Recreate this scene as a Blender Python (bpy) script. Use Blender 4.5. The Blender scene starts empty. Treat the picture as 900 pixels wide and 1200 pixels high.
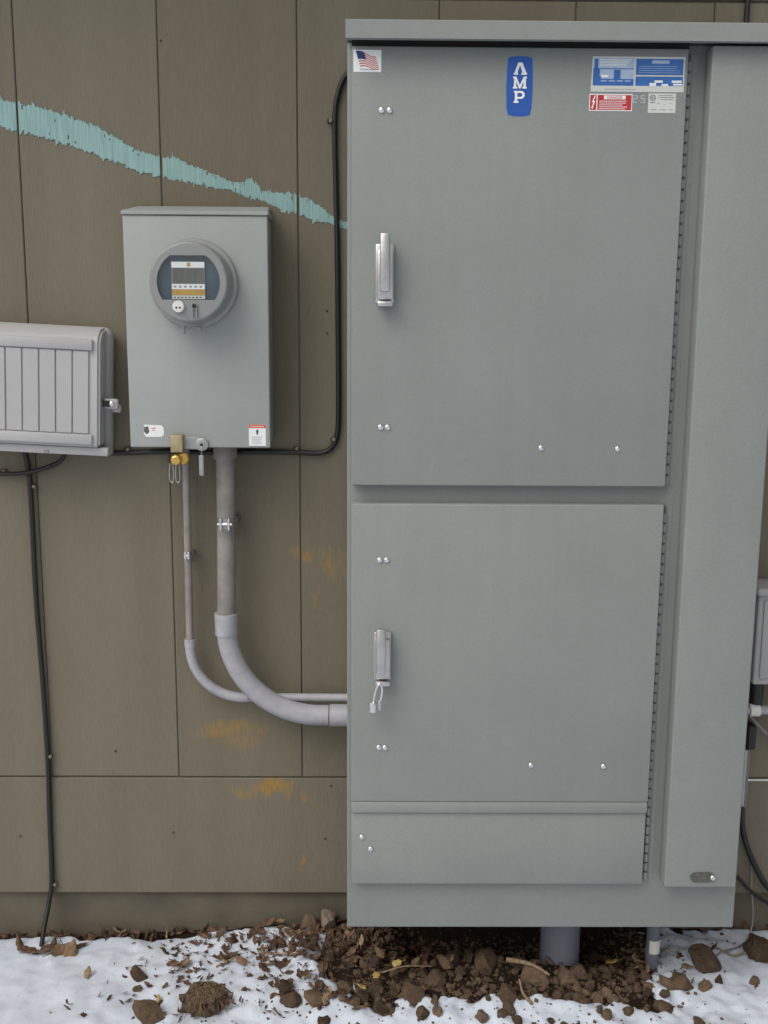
import bpy, bmesh, math, random
from mathutils import Vector, Matrix, noise
R = math.radians
rnd = random.Random(11)
scn = bpy.context.scene
col = scn.collection

# ------------------------------------------------------------------ camera
PITCH, YAW, ROLL = R(9.972), R(-0.562), R(0.377)
fwd = Vector((-math.sin(YAW)*math.cos(PITCH), math.cos(YAW)*math.cos(PITCH), -math.sin(PITCH)))
rgt = Vector((math.cos(YAW), math.sin(YAW), 0)); up = rgt.cross(fwd)
r2 = rgt*math.cos(ROLL) + up*math.sin(ROLL); u2 = up*math.cos(ROLL) - rgt*math.sin(ROLL)
cd = bpy.data.cameras.new('camera'); cam = bpy.data.objects.new('camera', cd); col.objects.link(cam)
cd.sensor_fit = 'VERTICAL'; cd.sensor_height = 32; cd.lens = 32; cd.clip_start = .05; cd.clip_end = 500
m = Matrix((r2, u2, -fwd)).transposed().to_4x4(); m.translation = (0, -2.26, 1.43); cam.matrix_world = m
scn.camera = cam

# ------------------------------------------------------------------ sky, sun, exposure
SUN_FROM = Vector((-.52, -.52, .92)).normalized()
w = bpy.data.worlds.new('World'); scn.world = w; w.use_nodes = True
nt = w.node_tree; nt.nodes.clear()
sky = nt.nodes.new('ShaderNodeTexSky'); sky.sky_type = 'NISHITA'; sky.sun_disc = False
sky.sun_elevation = math.asin(SUN_FROM.z); sky.sun_rotation = math.atan2(SUN_FROM.x, SUN_FROM.y)
sky.air_density = 1.0; sky.dust_density = 6.0; sky.ozone_density = 1.0
hsv = nt.nodes.new('ShaderNodeHueSaturation'); hsv.inputs['Saturation'].default_value = .22
bg = nt.nodes.new('ShaderNodeBackground'); bg.inputs[1].default_value = .145
wo = nt.nodes.new('ShaderNodeOutputWorld')
nt.links.new(sky.outputs[0], hsv.inputs['Color']); nt.links.new(hsv.outputs[0], bg.inputs[0]); nt.links.new(bg.outputs[0], wo.inputs[0])
sl = bpy.data.lights.new('sun', 'SUN'); sl.energy = .70; sl.angle = R(60); sl.color = (1, .96, .90)
so = bpy.data.objects.new('sun', sl); col.objects.link(so); so.location = (-3, -4, 6)
so.rotation_euler = SUN_FROM.to_track_quat('Z', 'Y').to_euler()
scn.view_settings.view_transform = 'Standard'; scn.view_settings.look = 'None'
scn.view_settings.gamma = 1; scn.view_settings.use_curve_mapping = False
scn.view_settings.exposure = -0.13

# ------------------------------------------------------------------ materials
def nodes(name):
    mt = bpy.data.materials.new(name); mt.use_nodes = True
    t = mt.node_tree; b = t.nodes['Principled BSDF']
    return mt, t, b
def N(t, kind, **kw):
    n = t.nodes.new(kind)
    for k, v in kw.items():
        if k in n.inputs: n.inputs[k].default_value = v
        else: setattr(n, k, v)
    return n
def ramp(t, stops):
    n = t.nodes.new('ShaderNodeValToRGB'); e = n.color_ramp.elements
    while len(e) < len(stops): e.new(.5)
    for i, (p, c) in enumerate(stops): e[i].position = p; e[i].color = (*c, 1)
    return n
def mixc(t, fac, a, b, mode='MIX'):
    n = t.nodes.new('ShaderNodeMix'); n.data_type = 'RGBA'; n.blend_type = mode
    for s, v in ((0, fac), (6, a), (7, b)):
        if hasattr(v, 'is_linked') or hasattr(v, 'links'): t.links.new(v, n.inputs[s])
        else: n.inputs[s].default_value = v if s == 0 else (*v, 1)
    return n.outputs[2]
def bump(t, b, src, strength, dist):
    n = N(t, 'ShaderNodeBump', Strength=strength, Distance=dist)
    t.links.new(src, n.inputs['Height']); t.links.new(n.outputs[0], b.inputs['Normal'])
def paint(name, c, rough=.45, var=.06, scale=6, bmp=.05, bscale=350, metal=0, spec=.5, rvar=.08):
    """a coated or plain surface: slight tone mottling, uneven gloss, fine orange peel"""
    mt, t, b = nodes(name)
    g = N(t, 'ShaderNodeNewGeometry')
    n1 = N(t, 'ShaderNodeTexNoise', Scale=scale, Detail=5.0, Roughness=.6); t.links.new(g.outputs['Position'], n1.inputs['Vector'])
    lo = [max(0, v*(1-var)) for v in c]; hi = [min(1, v*(1+var)) for v in c]
    rp = ramp(t, [(.3, lo), (.7, hi)]); t.links.new(n1.outputs[0], rp.inputs[0]); t.links.new(rp.outputs[0], b.inputs['Base Color'])
    mr = N(t, 'ShaderNodeMapRange'); mr.inputs[3].default_value = max(.02, rough-rvar); mr.inputs[4].default_value = rough+rvar
    n3 = N(t, 'ShaderNodeTexNoise', Scale=scale*4, Detail=4.0); t.links.new(g.outputs['Position'], n3.inputs['Vector'])
    t.links.new(n3.outputs[0], mr.inputs[0]); t.links.new(mr.outputs[0], b.inputs['Roughness'])
    b.inputs['Metallic'].default_value = metal; b.inputs['Specular IOR Level'].default_value = spec
    if bmp:
        n2 = N(t, 'ShaderNodeTexNoise', Scale=bscale, Detail=3.0); t.links.new(g.outputs['Position'], n2.inputs['Vector'])
        bump(t, b, n2.outputs[0], bmp, .002)
    return mt
M = {}
def cabinet_paint(name, c):
    mt, t, b = nodes(name); g = N(t, 'ShaderNodeNewGeometry'); pos = g.outputs['Position']
    def tex(scale, sc, detail=5.0, rough=.6):
        mp = N(t, 'ShaderNodeMapping'); mp.inputs['Scale'].default_value = sc; t.links.new(pos, mp.inputs[0])
        n = N(t, 'ShaderNodeTexNoise', Scale=scale, Detail=detail, Roughness=rough); t.links.new(mp.outputs[0], n.inputs['Vector']); return n.outputs[0]
    base = ramp(t, [(.3, [v*.955 for v in c]), (.7, [v*1.045 for v in c])]); t.links.new(tex(4.0, (1, 1, 1)), base.inputs[0])
    st = ramp(t, [(.42, (1, 1, 1)), (.70, (.90, .89, .87))]); t.links.new(tex(1.0, (38, 38, 1.1), 6.0, .7), st.inputs[0])
    sp = ramp(t, [(.60, (1, 1, 1)), (.74, (1.10, 1.09, 1.06))]); t.links.new(tex(16.0, (1, 1, 1), 8.0, .75), sp.inputs[0])
    gr = ramp(t, [(.35, (.93, .93, .93)), (.65, (1.07, 1.07, 1.07))]); t.links.new(tex(420.0, (1, 1, 1), 2.0), gr.inputs[0])
    col_ = mixc(t, .28, base.outputs[0], st.outputs[0], 'MULTIPLY'); col_ = mixc(t, .6, col_, sp.outputs[0], 'MULTIPLY'); col_ = mixc(t, .7, col_, gr.outputs[0], 'MULTIPLY')
    t.links.new(col_, b.inputs['Base Color'])
    mr = N(t, 'ShaderNodeMapRange'); mr.inputs[3].default_value = .38; mr.inputs[4].default_value = .62; t.links.new(tex(9.0, (1, 1, .5), 6.0), mr.inputs[0]); t.links.new(mr.outputs[0], b.inputs['Roughness'])
    b.inputs['Specular IOR Level'].default_value = .35
    b1 = N(t, 'ShaderNodeBump', Strength=.10, Distance=.002); t.links.new(tex(420.0, (1, 1, 1), 2.0), b1.inputs['Height'])
    b2 = N(t, 'ShaderNodeBump', Strength=.25, Distance=.004); t.links.new(tex(3.5, (1, 1, 1), 2.0), b2.inputs['Height']); t.links.new(b1.outputs[0], b2.inputs['Normal'])   # sheet not quite flat
    t.links.new(b2.outputs[0], b.inputs['Normal']); return mt
M['cab'] = cabinet_paint('grey_cabinet_paint', (.236, .253, .238))
M['cabframe'] = cabinet_paint('grey_frame_paint', (.226, .242, .228))
M['meterbox'] = cabinet_paint('pale_grey_enclosure_paint', (.338, .356, .340))
M['telecom'] = paint('grey_moulded_plastic', (.42, .412, .408), .55, .04, 8, .06, 300)
M['pvc'] = paint('grey_plastic_pipe', (.36, .355, .38), .5, .13, 26, .06, 200)
M['metalpipe'] = paint('dull_grey_pipe', (.235, .215, .20), .6, .22, 30, .12, 160)
M['bluepipe'] = paint('blue_grey_pipe', (.15, .16, .19), .5, .08, 12, .04, 200)
M['meterring'] = paint('meter_ring_metal', (.36, .37, .355), .35, .06, 12, .03, 300, metal=.4)
M['meterbody'] = paint('meter_grey_plastic', (.255, .258, .252), .38, .06, 14, .03, 300)
M['dark'] = paint('dark_gap', (.018, .017, .015), .8, .1, 10, 0)
M['black'] = paint('black_cable_jacket', (.012, .011, .011), .45, .15, 30, .1, 200)
M['chrome'] = paint('bright_zinc', (.78, .78, .77), .22, .05, 40, .04, 300, metal=1)
M['latch'] = paint('worn_chrome', (.56, .55, .53), .36, .12, 60, .08, 200, metal=1)
M['steel'] = paint('galvanised_strap', (.42, .40, .39), .42, .2, 90, .1, 200, metal=.9)
M['brass'] = paint('brass', (.62, .42, .12), .38, .12, 60, .08, 200, metal=.9)
M['brassdull'] = paint('dull_brass', (.40, .34, .20), .5, .12, 60, .08, 200, metal=.6)
M['clipnail'] = paint('dull_nail_head', (.22, .18, .12), .5, .2, 60, .08, 200, metal=.3)
M['slot'] = paint('worn_dark_metal', (.13, .125, .105), .4, .25, 120, .1, 200, metal=.5)
M['nail'] = paint('rusty_nail', (.06, .035, .022), .8, .3, 90, 0)
M['white'] = paint('white_sticker', (.80, .81, .80), .5, .04, 30, 0)
M['offwhite'] = paint('off_white_sticker', (.58, .60, .56), .5, .05, 30, 0)
M['cream'] = paint('white_plastic', (.70, .69, .66), .4, .04, 30, .02, 300)
M['blue'] = paint('blue_ink', (.012, .085, .36), .5, .06, 40, 0)
M['blue2'] = paint('blue_print', (.03, .13, .40), .5, .15, 60, 0)
M['paleblue'] = paint('pale_blue_print', (.36, .46, .60), .5, .10, 60, 0)
M['navy'] = paint('navy_print', (.03, .04, .14), .5, .1, 60, 0)
M['red'] = paint('red_print', (.46, .028, .03), .5, .08, 60, 0)
M['redsoft'] = paint('flag_red_print', (.60, .10, .09), .5, .15, 90, 0)
M['orange'] = paint('orange_red_print', (.62, .09, .03), .5, .08, 60, 0)
M['ink'] = paint('grey_ink', (.10, .10, .11), .6, .1, 60, 0)
M['inkpale'] = paint('pale_ink', (.30, .31, .32), .6, .1, 60, 0)
M['silver'] = paint('silver_print', (.46, .50, .50), .4, .1, 60, 0)
M['amber'] = paint('amber_plate', (.50, .29, .05), .5, .15, 80, 0)
M['lcd'] = paint('lcd_panel', (.12, .122, .108), .3, .1, 40, 0)
M['faceplate'] = paint('blue_grey_dial_plate', (.058, .084, .108), .35, .15, 30, 0)
M['foundation'] = paint('painted_foundation', (.122, .106, .076), .85, .22, 9, .5, 90)
M['tag'] = paint('clear_tag', (.30, .30, .31), .25, .1, 40, 0)

def glass_mat():
    mt, t, b = nodes('clear_cover'); t.nodes.remove(b)
    tr = N(t, 'ShaderNodeBsdfTransparent'); tr.inputs[0].default_value = (.98, .99, .99, 1)
    gl = N(t, 'ShaderNodeBsdfGlossy'); gl.inputs['Roughness'].default_value = .06
    mx = N(t, 'ShaderNodeMixShader'); mx.inputs[0].default_value = .045
    t.links.new(tr.outputs[0], mx.inputs[1]); t.links.new(gl.outputs[0], mx.inputs[2])
    t.links.new(mx.outputs[0], t.nodes['Material Output'].inputs[0]); return mt
M['glass'] = glass_mat()

def siding_mat():
    mt, t, b = nodes('painted_rough_siding')
    g = N(t, 'ShaderNodeNewGeometry'); pos = g.outputs['Position']
    mp = N(t, 'ShaderNodeMapping'); mp.inputs['Scale'].default_value = (75, 75, 9); t.links.new(pos, mp.inputs[0])
    fine = N(t, 'ShaderNodeTexNoise', Scale=5.0, Detail=8.0, Roughness=.65); t.links.new(mp.outputs[0], fine.inputs['Vector'])
    mp2 = N(t, 'ShaderNodeMapping'); mp2.inputs['Scale'].default_value = (7, 7, .8); t.links.new(pos, mp2.inputs[0])
    streak = N(t, 'ShaderNodeTexNoise', Scale=1.3, Detail=5.0); t.links.new(mp2.outputs[0], streak.inputs['Vector'])
    rp = ramp(t, [(.25, (.162, .141, .103)), (.5, (.179, .157, .116)), (.8, (.196, .173, .130))]); t.links.new(streak.outputs[0], rp.inputs[0])
    rf = ramp(t, [(.3, (.88, .88, .88)), (.6, (1.04, 1.04, 1.04))]); t.links.new(fine.outputs[0], rf.inputs[0])
    c = mixc(t, .8, rp.outputs[0], rf.outputs[0], 'MULTIPLY')
    oi = N(t, 'ShaderNodeObjectInfo'); c = mixc(t, 1.0, c, oi.outputs['Color'], 'MULTIPLY')
    # yellow splashes of old marker paint
    warp = N(t, 'ShaderNodeTexNoise', Scale=14.0, Detail=4.0); t.links.new(pos, warp.inputs['Vector'])
    wv = N(t, 'ShaderNodeVectorMath', operation='MULTIPLY_ADD'); wv.inputs[1].default_value = (.13, .13, .09); t.links.new(warp.outputs[1], wv.inputs[0]); t.links.new(pos, wv.inputs[2])
    off = (.065, .065, .045)
    total = None
    for (x, z, sx, sz, st) in [(-.098, .915, .034, .05, .42), (-.152, .934, .018, .018, .6), (-.345, .515, .075, .022, .55), (-.255, .518, .03, .02, .4), (-.31, .49, .06, .03, .35),
                               (-.236, .372, .042, .026, 1.0), (-.300, .372, .06, .016, .45), (-.166, .20, .012, .016, .7), (-.168, .17, .012, .012, .7), (-.165, .36, .012, .016, .6), (-.125, .83, .012, .02, .35)]:
        s = N(t, 'ShaderNodeVectorMath', operation='SUBTRACT'); s.inputs[1].default_value = (x+off[0], off[1], z+off[2]); t.links.new(wv.outputs[0], s.inputs[0])
        k = N(t, 'ShaderNodeVectorMath', operation='MULTIPLY'); k.inputs[1].default_value = (1/sx, 0, 1/sz); t.links.new(s.outputs[0], k.inputs[0])
        l = N(t, 'ShaderNodeVectorMath', operation='LENGTH'); t.links.new(k.outputs[0], l.inputs[0])
        r = N(t, 'ShaderNodeMapRange'); r.inputs[1].default_value = 1.15; r.inputs[2].default_value = .35; r.inputs[3].default_value = 0; r.inputs[4].default_value = st
        t.links.new(l.outputs['Value'], r.inputs[0])
        if total is None: total = r.outputs[0]
        else:
            a = N(t, 'ShaderNodeMath', operation='MAXIMUM'); t.links.new(total, a.inputs[0]); t.links.new(r.outputs[0], a.inputs[1]); total = a.outputs[0]
    br = N(t, 'ShaderNodeMapRange'); br.inputs[1].default_value = .35; br.inputs[2].default_value = .55; t.links.new(fine.outputs[0], br.inputs[0])
    mm = N(t, 'ShaderNodeMath', operation='MULTIPLY'); t.links.new(total, mm.inputs[0]); t.links.new(br.outputs[0], mm.inputs[1])
    c = mixc(t, mm.outputs[0], c, (.36, .20, .03))
    t.links.new(c, b.inputs['Base Color'])
    b.inputs['Roughness'].default_value = .8; b.inputs['Specular IOR Level'].default_value = .25
    bump(t, b, fine.outputs[0], .4, .003)
    return mt
M['siding'] = siding_mat()

def streak_mat():
    mt, t, b = nodes('teal_marker_paint')
    g = N(t, 'ShaderNodeNewGeometry'); mp = N(t, 'ShaderNodeMapping'); mp.inputs['Scale'].default_value = (60, 60, 2.2); t.links.new(g.outputs['Position'], mp.inputs[0])
    f = N(t, 'ShaderNodeTexNoise', Scale=5.0, Detail=8.0, Roughness=.65); t.links.new(mp.outputs[0], f.inputs['Vector'])
    rp = ramp(t, [(.24, (.18, .25, .22)), (.38, (.23, .37, .35)), (.62, (.29, .46, .435))]); t.links.new(f.outputs[0], rp.inputs[0]); t.links.new(rp.outputs[0], b.inputs['Base Color'])
    b.inputs['Roughness'].default_value = .75; bump(t, b, f.outputs[0], .5, .003); return mt
M['teal'] = streak_mat()

def snow_mat():
    mt, t, b = nodes('old_snow')
    g = N(t, 'ShaderNodeNewGeometry')
    n1 = N(t, 'ShaderNodeTexNoise', Scale=9.0, Detail=6.0); t.links.new(g.outputs['Position'], n1.inputs['Vector'])
    rp = ramp(t, [(.3, (.52, .565, .63)), (.65, (.615, .66, .725))]); t.links.new(n1.outputs[0], rp.inputs[0])
    sn = N(t, 'ShaderNodeTexNoise', Scale=150.0, Detail=3.0); t.links.new(g.outputs['Position'], sn.inputs['Vector'])
    sr = ramp(t, [(.70, (1, 1, 1)), (.76, (.62, .54, .46))]); t.links.new(sn.outputs[0], sr.inputs[0])
    t.links.new(mixc(t, .8, rp.outputs[0], sr.outputs[0], 'MULTIPLY'), b.inputs['Base Color'])
    b.inputs['Roughness'].default_value = .7; b.inputs['Specular IOR Level'].default_value = .3
    n2 = N(t, 'ShaderNodeTexNoise', Scale=90.0, Detail=8.0, Roughness=.75); t.links.new(g.outputs['Position'], n2.inputs['Vector'])
    bump(t, b, n2.outputs[0], .30, .010); return mt
M['snow'] = snow_mat()
def soil_mat(name, lo, hi, rand=False, sc=45):
    mt, t, b = nodes(name)
    tc = N(t, 'ShaderNodeNewGeometry')
    n1 = N(t, 'ShaderNodeTexNoise', Scale=sc, Detail=8.0, Roughness=.7); t.links.new(tc.outputs['Position'], n1.inputs['Vector'])
    rp = ramp(t, [(.3, lo), (.7, hi)]); t.links.new(n1.outputs[0], rp.inputs[0]); c = rp.outputs[0]
    if rand:
        oi = N(t, 'ShaderNodeObjectInfo'); c = mixc(t, 1.0, c, oi.outputs['Color'], 'MULTIPLY')
    t.links.new(c, b.inputs['Base Color']); b.inputs['Roughness'].default_value = .95; b.inputs['Specular IOR Level'].default_value = .15
    n2 = N(t, 'ShaderNodeTexNoise', Scale=170.0, Detail=6.0, Roughness=.7); t.links.new(tc.outputs['Position'], n2.inputs['Vector'])
    bump(t, b, n2.outputs[0], 1.0, .010); return mt
M['soil'] = soil_mat('shade_darkened_soil', (.014, .008, .005), (.046, .028, .016))  # soil colour darkened to stand in for deep shade under the cabinet
M['clod'] = soil_mat('brown_dirt_clod', (.092, .062, .041), (.185, .133, .090), True)
M['palestone'] = soil_mat('pale_tan_stone', (.22, .17, .125), (.36, .29, .22))
def leaf_mat(name, stops):                               # where a leaf falls between dark and pale is kept in its object colour's alpha
    mt, t, b = nodes(name)
    oi = N(t, 'ShaderNodeObjectInfo'); rp = ramp(t, stops); t.links.new(oi.outputs['Alpha'], rp.inputs[0])
    g = N(t, 'ShaderNodeNewGeometry'); n1 = N(t, 'ShaderNodeTexNoise', Scale=120.0, Detail=5.0); t.links.new(g.outputs['Position'], n1.inputs['Vector'])
    r2_ = ramp(t, [(.3, (.6, .57, .55)), (.7, (1.2, 1.2, 1.2))]); t.links.new(n1.outputs[0], r2_.inputs[0])
    t.links.new(mixc(t, 1.0, rp.outputs[0], r2_.outputs[0], 'MULTIPLY'), b.inputs['Base Color'])
    b.inputs['Roughness'].default_value = .75; bump(t, b, n1.outputs[0], .4, .003); return mt
M['leaf'] = leaf_mat('dry_brown_leaf', [(0, (.045, .022, .012)), (.3, (.085, .045, .024)), (.6, (.14, .078, .042)), (.85, (.21, .13, .07)), (1, (.27, .19, .11))])
M['yleaf'] = leaf_mat('dry_yellow_leaf', [(0, (.34, .23, .05)), (1, (.45, .34, .12))])
M['straw'] = leaf_mat('dry_straw', [(0, (.10, .065, .032)), (1, (.17, .115, .058))])

# ------------------------------------------------------------------ helpers
WL = {}                                                   # world location of each parent
def link(o, parent=None):
    col.objects.link(o)
    if parent: o.parent = parent
    return o
def tag(o, label=None, cat=None, group=None, kind=None):
    if label: o['label'] = label
    if cat: o['category'] = cat
    if group: o['group'] = group
    if kind: o['kind'] = kind
    return o
def thing(name, loc, label, cat, group=None):
    o = bpy.data.objects.new(name, None); o.empty_display_size = .05; link(o); o.location = loc; WL[o.name] = Vector(loc)
    return tag(o, label, cat, group)
def obj(name, bm, mats, parent=None, smooth=None, base=False):
    """bm holds world coordinates; the object gets its own origin at the middle (or the base) of its shape"""
    bm.normal_update()
    lo = Vector((min(v.co[i] for v in bm.verts) for i in range(3))); hi = Vector((max(v.co[i] for v in bm.verts) for i in range(3)))
    c = (lo+hi)/2
    if base: c.z = lo.z
    for v in bm.verts: v.co -= c
    me = bpy.data.meshes.new(name); 
    if smooth is not None:
        for f in bm.faces: f.smooth = True
        for e in bm.edges:
            if len(e.link_faces) == 2 and e.calc_face_angle(0) > R(smooth): e.smooth = False
    bm.to_mesh(me); bm.free()
    for mt in (mats if isinstance(mats, (list, tuple)) else [mats]): me.materials.append(M[mt])
    o = bpy.data.objects.new(name, me); link(o, parent)
    o.location = c - (WL[parent.name] if parent else Vector()); WL[o.name] = c
    return o
def nb(): return bmesh.new()
def box(bm, x0, x1, y0, y1, z0, z1, bev=0, seg=2, mi=0, rot=None):
    g = bmesh.ops.create_cube(bm, size=1)
    for v in g['verts']:
        v.co = Vector(((x0+x1)/2+v.co.x*(x1-x0), (y0+y1)/2+v.co.y*(y1-y0), (z0+z1)/2+v.co.z*(z1-z0)))
    vs = g['verts']; fs = set(f for v in vs for f in v.link_faces)
    for f in fs: f.material_index = mi
    if bev:
        es = list(set(e for v in vs for e in v.link_edges))
        r = bmesh.ops.bevel(bm, geom=es, offset=bev, segments=seg, affect='EDGES', profile=.5)
        for f in r['faces']: f.material_index = mi
    return vs
def cyl(bm, p0, p1, r0, r1=None, n=24, mi=0, caps=True):
    r1 = r0 if r1 is None else r1
    p0, p1 = Vector(p0), Vector(p1); d = (p1-p0); q = d.to_track_quat('Z', 'Y')
    a = [bm.verts.new(p0+q@Vector((r0*math.cos(2*math.pi*i/n), r0*math.sin(2*math.pi*i/n), 0))) for i in range(n)]
    b = [bm.verts.new(p1+q@Vector((r1*math.cos(2*math.pi*i/n), r1*math.sin(2*math.pi*i/n), 0))) for i in range(n)]
    for i in range(n): bm.faces.new((a[i], a[(i+1) % n], b[(i+1) % n], b[i])).material_index = mi
    if caps: bm.faces.new(a[::-1]).material_index = mi; bm.faces.new(b).material_index = mi
def lathe_y(bm, cx, cz, prof, n=48, mi=0):
    """profile of (y, radius) spun about an axis along y through (cx, cz); ends closed"""
    rings = [[bm.verts.new((cx+r*math.cos(2*math.pi*i/n), y, cz+r*math.sin(2*math.pi*i/n))) for i in range(n)] for y, r in prof]
    for a, b in zip(rings, rings[1:]):
        for i in range(n): bm.faces.new((a[i], b[i], b[(i+1) % n], a[(i+1) % n])).material_index = mi
    bm.faces.new(rings[0]).material_index = mi; bm.faces.new(rings[-1][::-1]).material_index = mi
    bmesh.ops.recalc_face_normals(bm, faces=bm.faces[:])
def smooth_path(pts, n=8):
    P = [Vector(p) for p in pts]; P = [P[0]*2-P[1]] + P + [P[-1]*2-P[-2]]; out = []
    for i in range(1, len(P)-2):
        a, b, c, d = P[i-1:i+3]
        for k in range(n):
            s = k/n; out.append(.5*((2*b)+(c-a)*s+(2*a-5*b+4*c-d)*s*s+(3*b-a-3*c+d)*s**3))
    out.append(P[-2]); return out
def tube(bm, pts, r, n=14, mi=0):
    pts = [Vector(p) for p in pts]; rr = r if isinstance(r, (list, tuple)) else [r]*len(pts)
    tan = [(pts[min(i+1, len(pts)-1)]-pts[max(i-1, 0)]).normalized() for i in range(len(pts))]
    x = tan[0].orthogonal().normalized(); rings = []
    for i, p in enumerate(pts):
        x = (x-tan[i]*x.dot(tan[i])).normalized(); y = tan[i].cross(x)
        rings.append([bm.verts.new(p+rr[i]*(x*math.cos(2*math.pi*k/n)+y*math.sin(2*math.pi*k/n))) for k in range(n)])
    for a, b in zip(rings, rings[1:]):
        for k in range(n): bm.faces.new((a[k], a[(k+1) % n], b[(k+1) % n], b[k])).material_index = mi
    bm.faces.new(rings[0][::-1]).material_index = mi; bm.faces.new(rings[-1]).material_index = mi
def poly(bm, pts2, y, mi=0):
    """flat print: polygon of (x, z) at depth y facing the viewer's side (-y)"""
    vs = [bm.verts.new((p[0], y, p[1])) for p in pts2]
    f = bm.faces.new(vs); f.normal_update()
    if f.normal.y > 0: f.normal_flip()
    f.material_index = mi
def rect(bm, x0, x1, z0, z1, y, mi=0): poly(bm, [(x0, z0), (x1, z0), (x1, z1), (x0, z1)], y, mi)
def text(bm, s, x, z, size, y, mi=0, bold=.0):
    """lettering centred on (x, z); size is the capital height"""
    cu = bpy.data.curves.new('lettering', 'FONT'); cu.body = s; cu.size = size/.70; cu.offset = bold
    cu.align_x = 'CENTER'; cu.fill_mode = 'FRONT' if hasattr(cu, 'fill_mode') else cu.fill_mode
    o = bpy.data.objects.new('lettering', cu); col.objects.link(o)
    dg = bpy.context.evaluated_depsgraph_get(); me = bpy.data.meshes.new_from_object(o.evaluated_get(dg))
    vs = [bm.verts.new((x+v.co.x, y, z-size/2+v.co.y)) for v in me.vertices]
    for p in me.polygons:
        try:
            f = bm.faces.new([vs[i] for i in p.vertices]); f.normal_update()
            if f.normal.y > 0: f.normal_flip()
            f.material_index = mi
        except ValueError: pass
    bpy.data.objects.remove(o); bpy.data.meshes.remove(me); bpy.data.curves.remove(cu)
def fbm(x, y, z=0.0, o=4): return noise.fractal(Vector((x, y, z)), 1.0, 2.0, o)
def sstep(a, b, v):
    s = min(1, max(0, (v-a)/(b-a))); return s*s*(3-2*s)

# ------------------------------------------------------------------ ground, snow
def soil_h(x, y):
    g = .066*math.exp(-((x-.20)/.50)**2)*math.exp(-((y+.12)/.30)**2) - .012 - .012*sstep(-.5, -1.0, x)
    g -= .062*sstep(-.20, -.12, y)*sstep(.02, .10, x)*sstep(.62, .54, x)*sstep(.02, -.02, y)       # hollow added round the pipe stubs to deepen the shade there
    k = math.exp(-((x-.25)/.75)**4)*math.exp(-(y/.6)**4)
    g += k*(.010*fbm(x*14, y*14, 3) + .006*fbm(x*40, y*40, 7))
    return g
def snow_h(x, y):
    # bare under the cabinet and in a narrow strip against the foundation
    wob = .05*fbm(x*7, y*7, 11) + .028*fbm(x*22, y*22, 17)
    left = -.14 + .50*(-.05-y)*.9                         # the bare edge runs out from the wall
    u = min(sstep(left-.06, left+.06, x+wob), sstep(.68, .58, x+wob), sstep(-.33, -.265, y+wob*.8))
    strip = sstep(-.030, .004, y+wob*.35)*sstep(.78, .70, x+.0*y)
    right = sstep(.0, .012, y)
    bare = max(u, strip, right*.9)
    th = .017 + .010*fbm(x*3, y*3, 5) + .006*fbm(x*11, y*11, 9) + .0025*fbm(x*35, y*35, 2)
    far = sstep(.4, 3.0, abs(y)+max(0, abs(x)-1.2))
    th += far*.03
    return soil_h(x, y) + th - bare*.050
def top_h(x, y): return max(soil_h(x, y), snow_h(x, y))
def coords(lo, hi, a, b, step, grow=1.35):
    c = []; v = a
    while v < b: c.append(v); v += step
    c.append(b)
    s = step; v = b
    while v < hi: s *= grow; v = min(hi, v+s); c.append(v)
    s = step; v = a; pre = []
    while v > lo: s *= grow; v = max(lo, v-s); pre.append(v)
    return pre[::-1]+c
def sheet(name, hf, xs, ys, mat):
    vs = [(x, y, hf(x, y)) for y in ys for x in xs]; W = len(xs)
    fs = [(j*W+i, j*W+i+1, (j+1)*W+i+1, (j+1)*W+i) for j in range(len(ys)-1) for i in range(W-1)]
    me = bpy.data.meshes.new(name); me.from_pydata(vs, [], fs); me.materials.append(M[mat])
    for p in me.polygons: p.use_smooth = True
    return tag(link(bpy.data.objects.new(name, me)), kind='structure')
xs = coords(-90, 90, -1.15, 1.15, .008); ys = coords(-120, .10, -.50, .06, .008)
sheet('ground', soil_h, xs, ys, 'soil')
sheet('snow', snow_h, xs, ys, 'snow')

# ------------------------------------------------------------------ the building's wall
wall = thing('building_wall', (0, .02, 0), 'brown painted wooden wall with vertical grooved siding boards above a plain skirt board', 'wall')
XW0, XW1 = -3.2, 3.4
bm = nb(); box(bm, XW0, XW1, .016, .10, -.3, 2.75); obj('sheathing', bm, 'foundation', wall)
bm = nb(); box(bm, XW0, XW1, .0045, .0155, .30, 2.70); obj('backing_sheet', bm, 'siding', wall)
bm = nb(); box(bm, XW0, XW1, .0105, .0155, -.3, .14, .001, 1); obj('foundation', bm, 'foundation', wall)
gx = [-.750, -.4535, -.1648, .1298, .4125, .700]
while gx[0] > XW0+.3: gx.insert(0, gx[0]-.2925)
while gx[-1] < XW1-.3: gx.append(gx[-1]+.2925)
gx = [XW0]+gx+[XW1]
for a, b in zip(gx, gx[1:]):
    bm = nb(); dy = rnd.uniform(-.0006, .0006)
    box(bm, a+.0009, b-.0009, -.001+dy, .0095, .4015, 2.1045, .0018, 1); o = obj('siding_board', bm, 'siding', wall); t = rnd.uniform(.94, 1.05); o.color = (t, t*rnd.uniform(.985, 1.01), t*rnd.uniform(.96, 1.0), 1)
bm = nb(); box(bm, XW0, XW1, -.006, .0040, 2.1085, 2.70, .002, 1); obj('frieze_board', bm, 'siding', wall)
bm = nb(); box(bm, XW0, XW1, -.0035, .0040, .107, .3985, .0022, 2); obj('skirt_board', bm, 'siding', wall)
bm = nb(); box(bm, .86, 1.30, -.0075, -.0036, .396, .4005, .0008, 1); obj('flashing_strip', bm, 'cream', wall)

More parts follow.
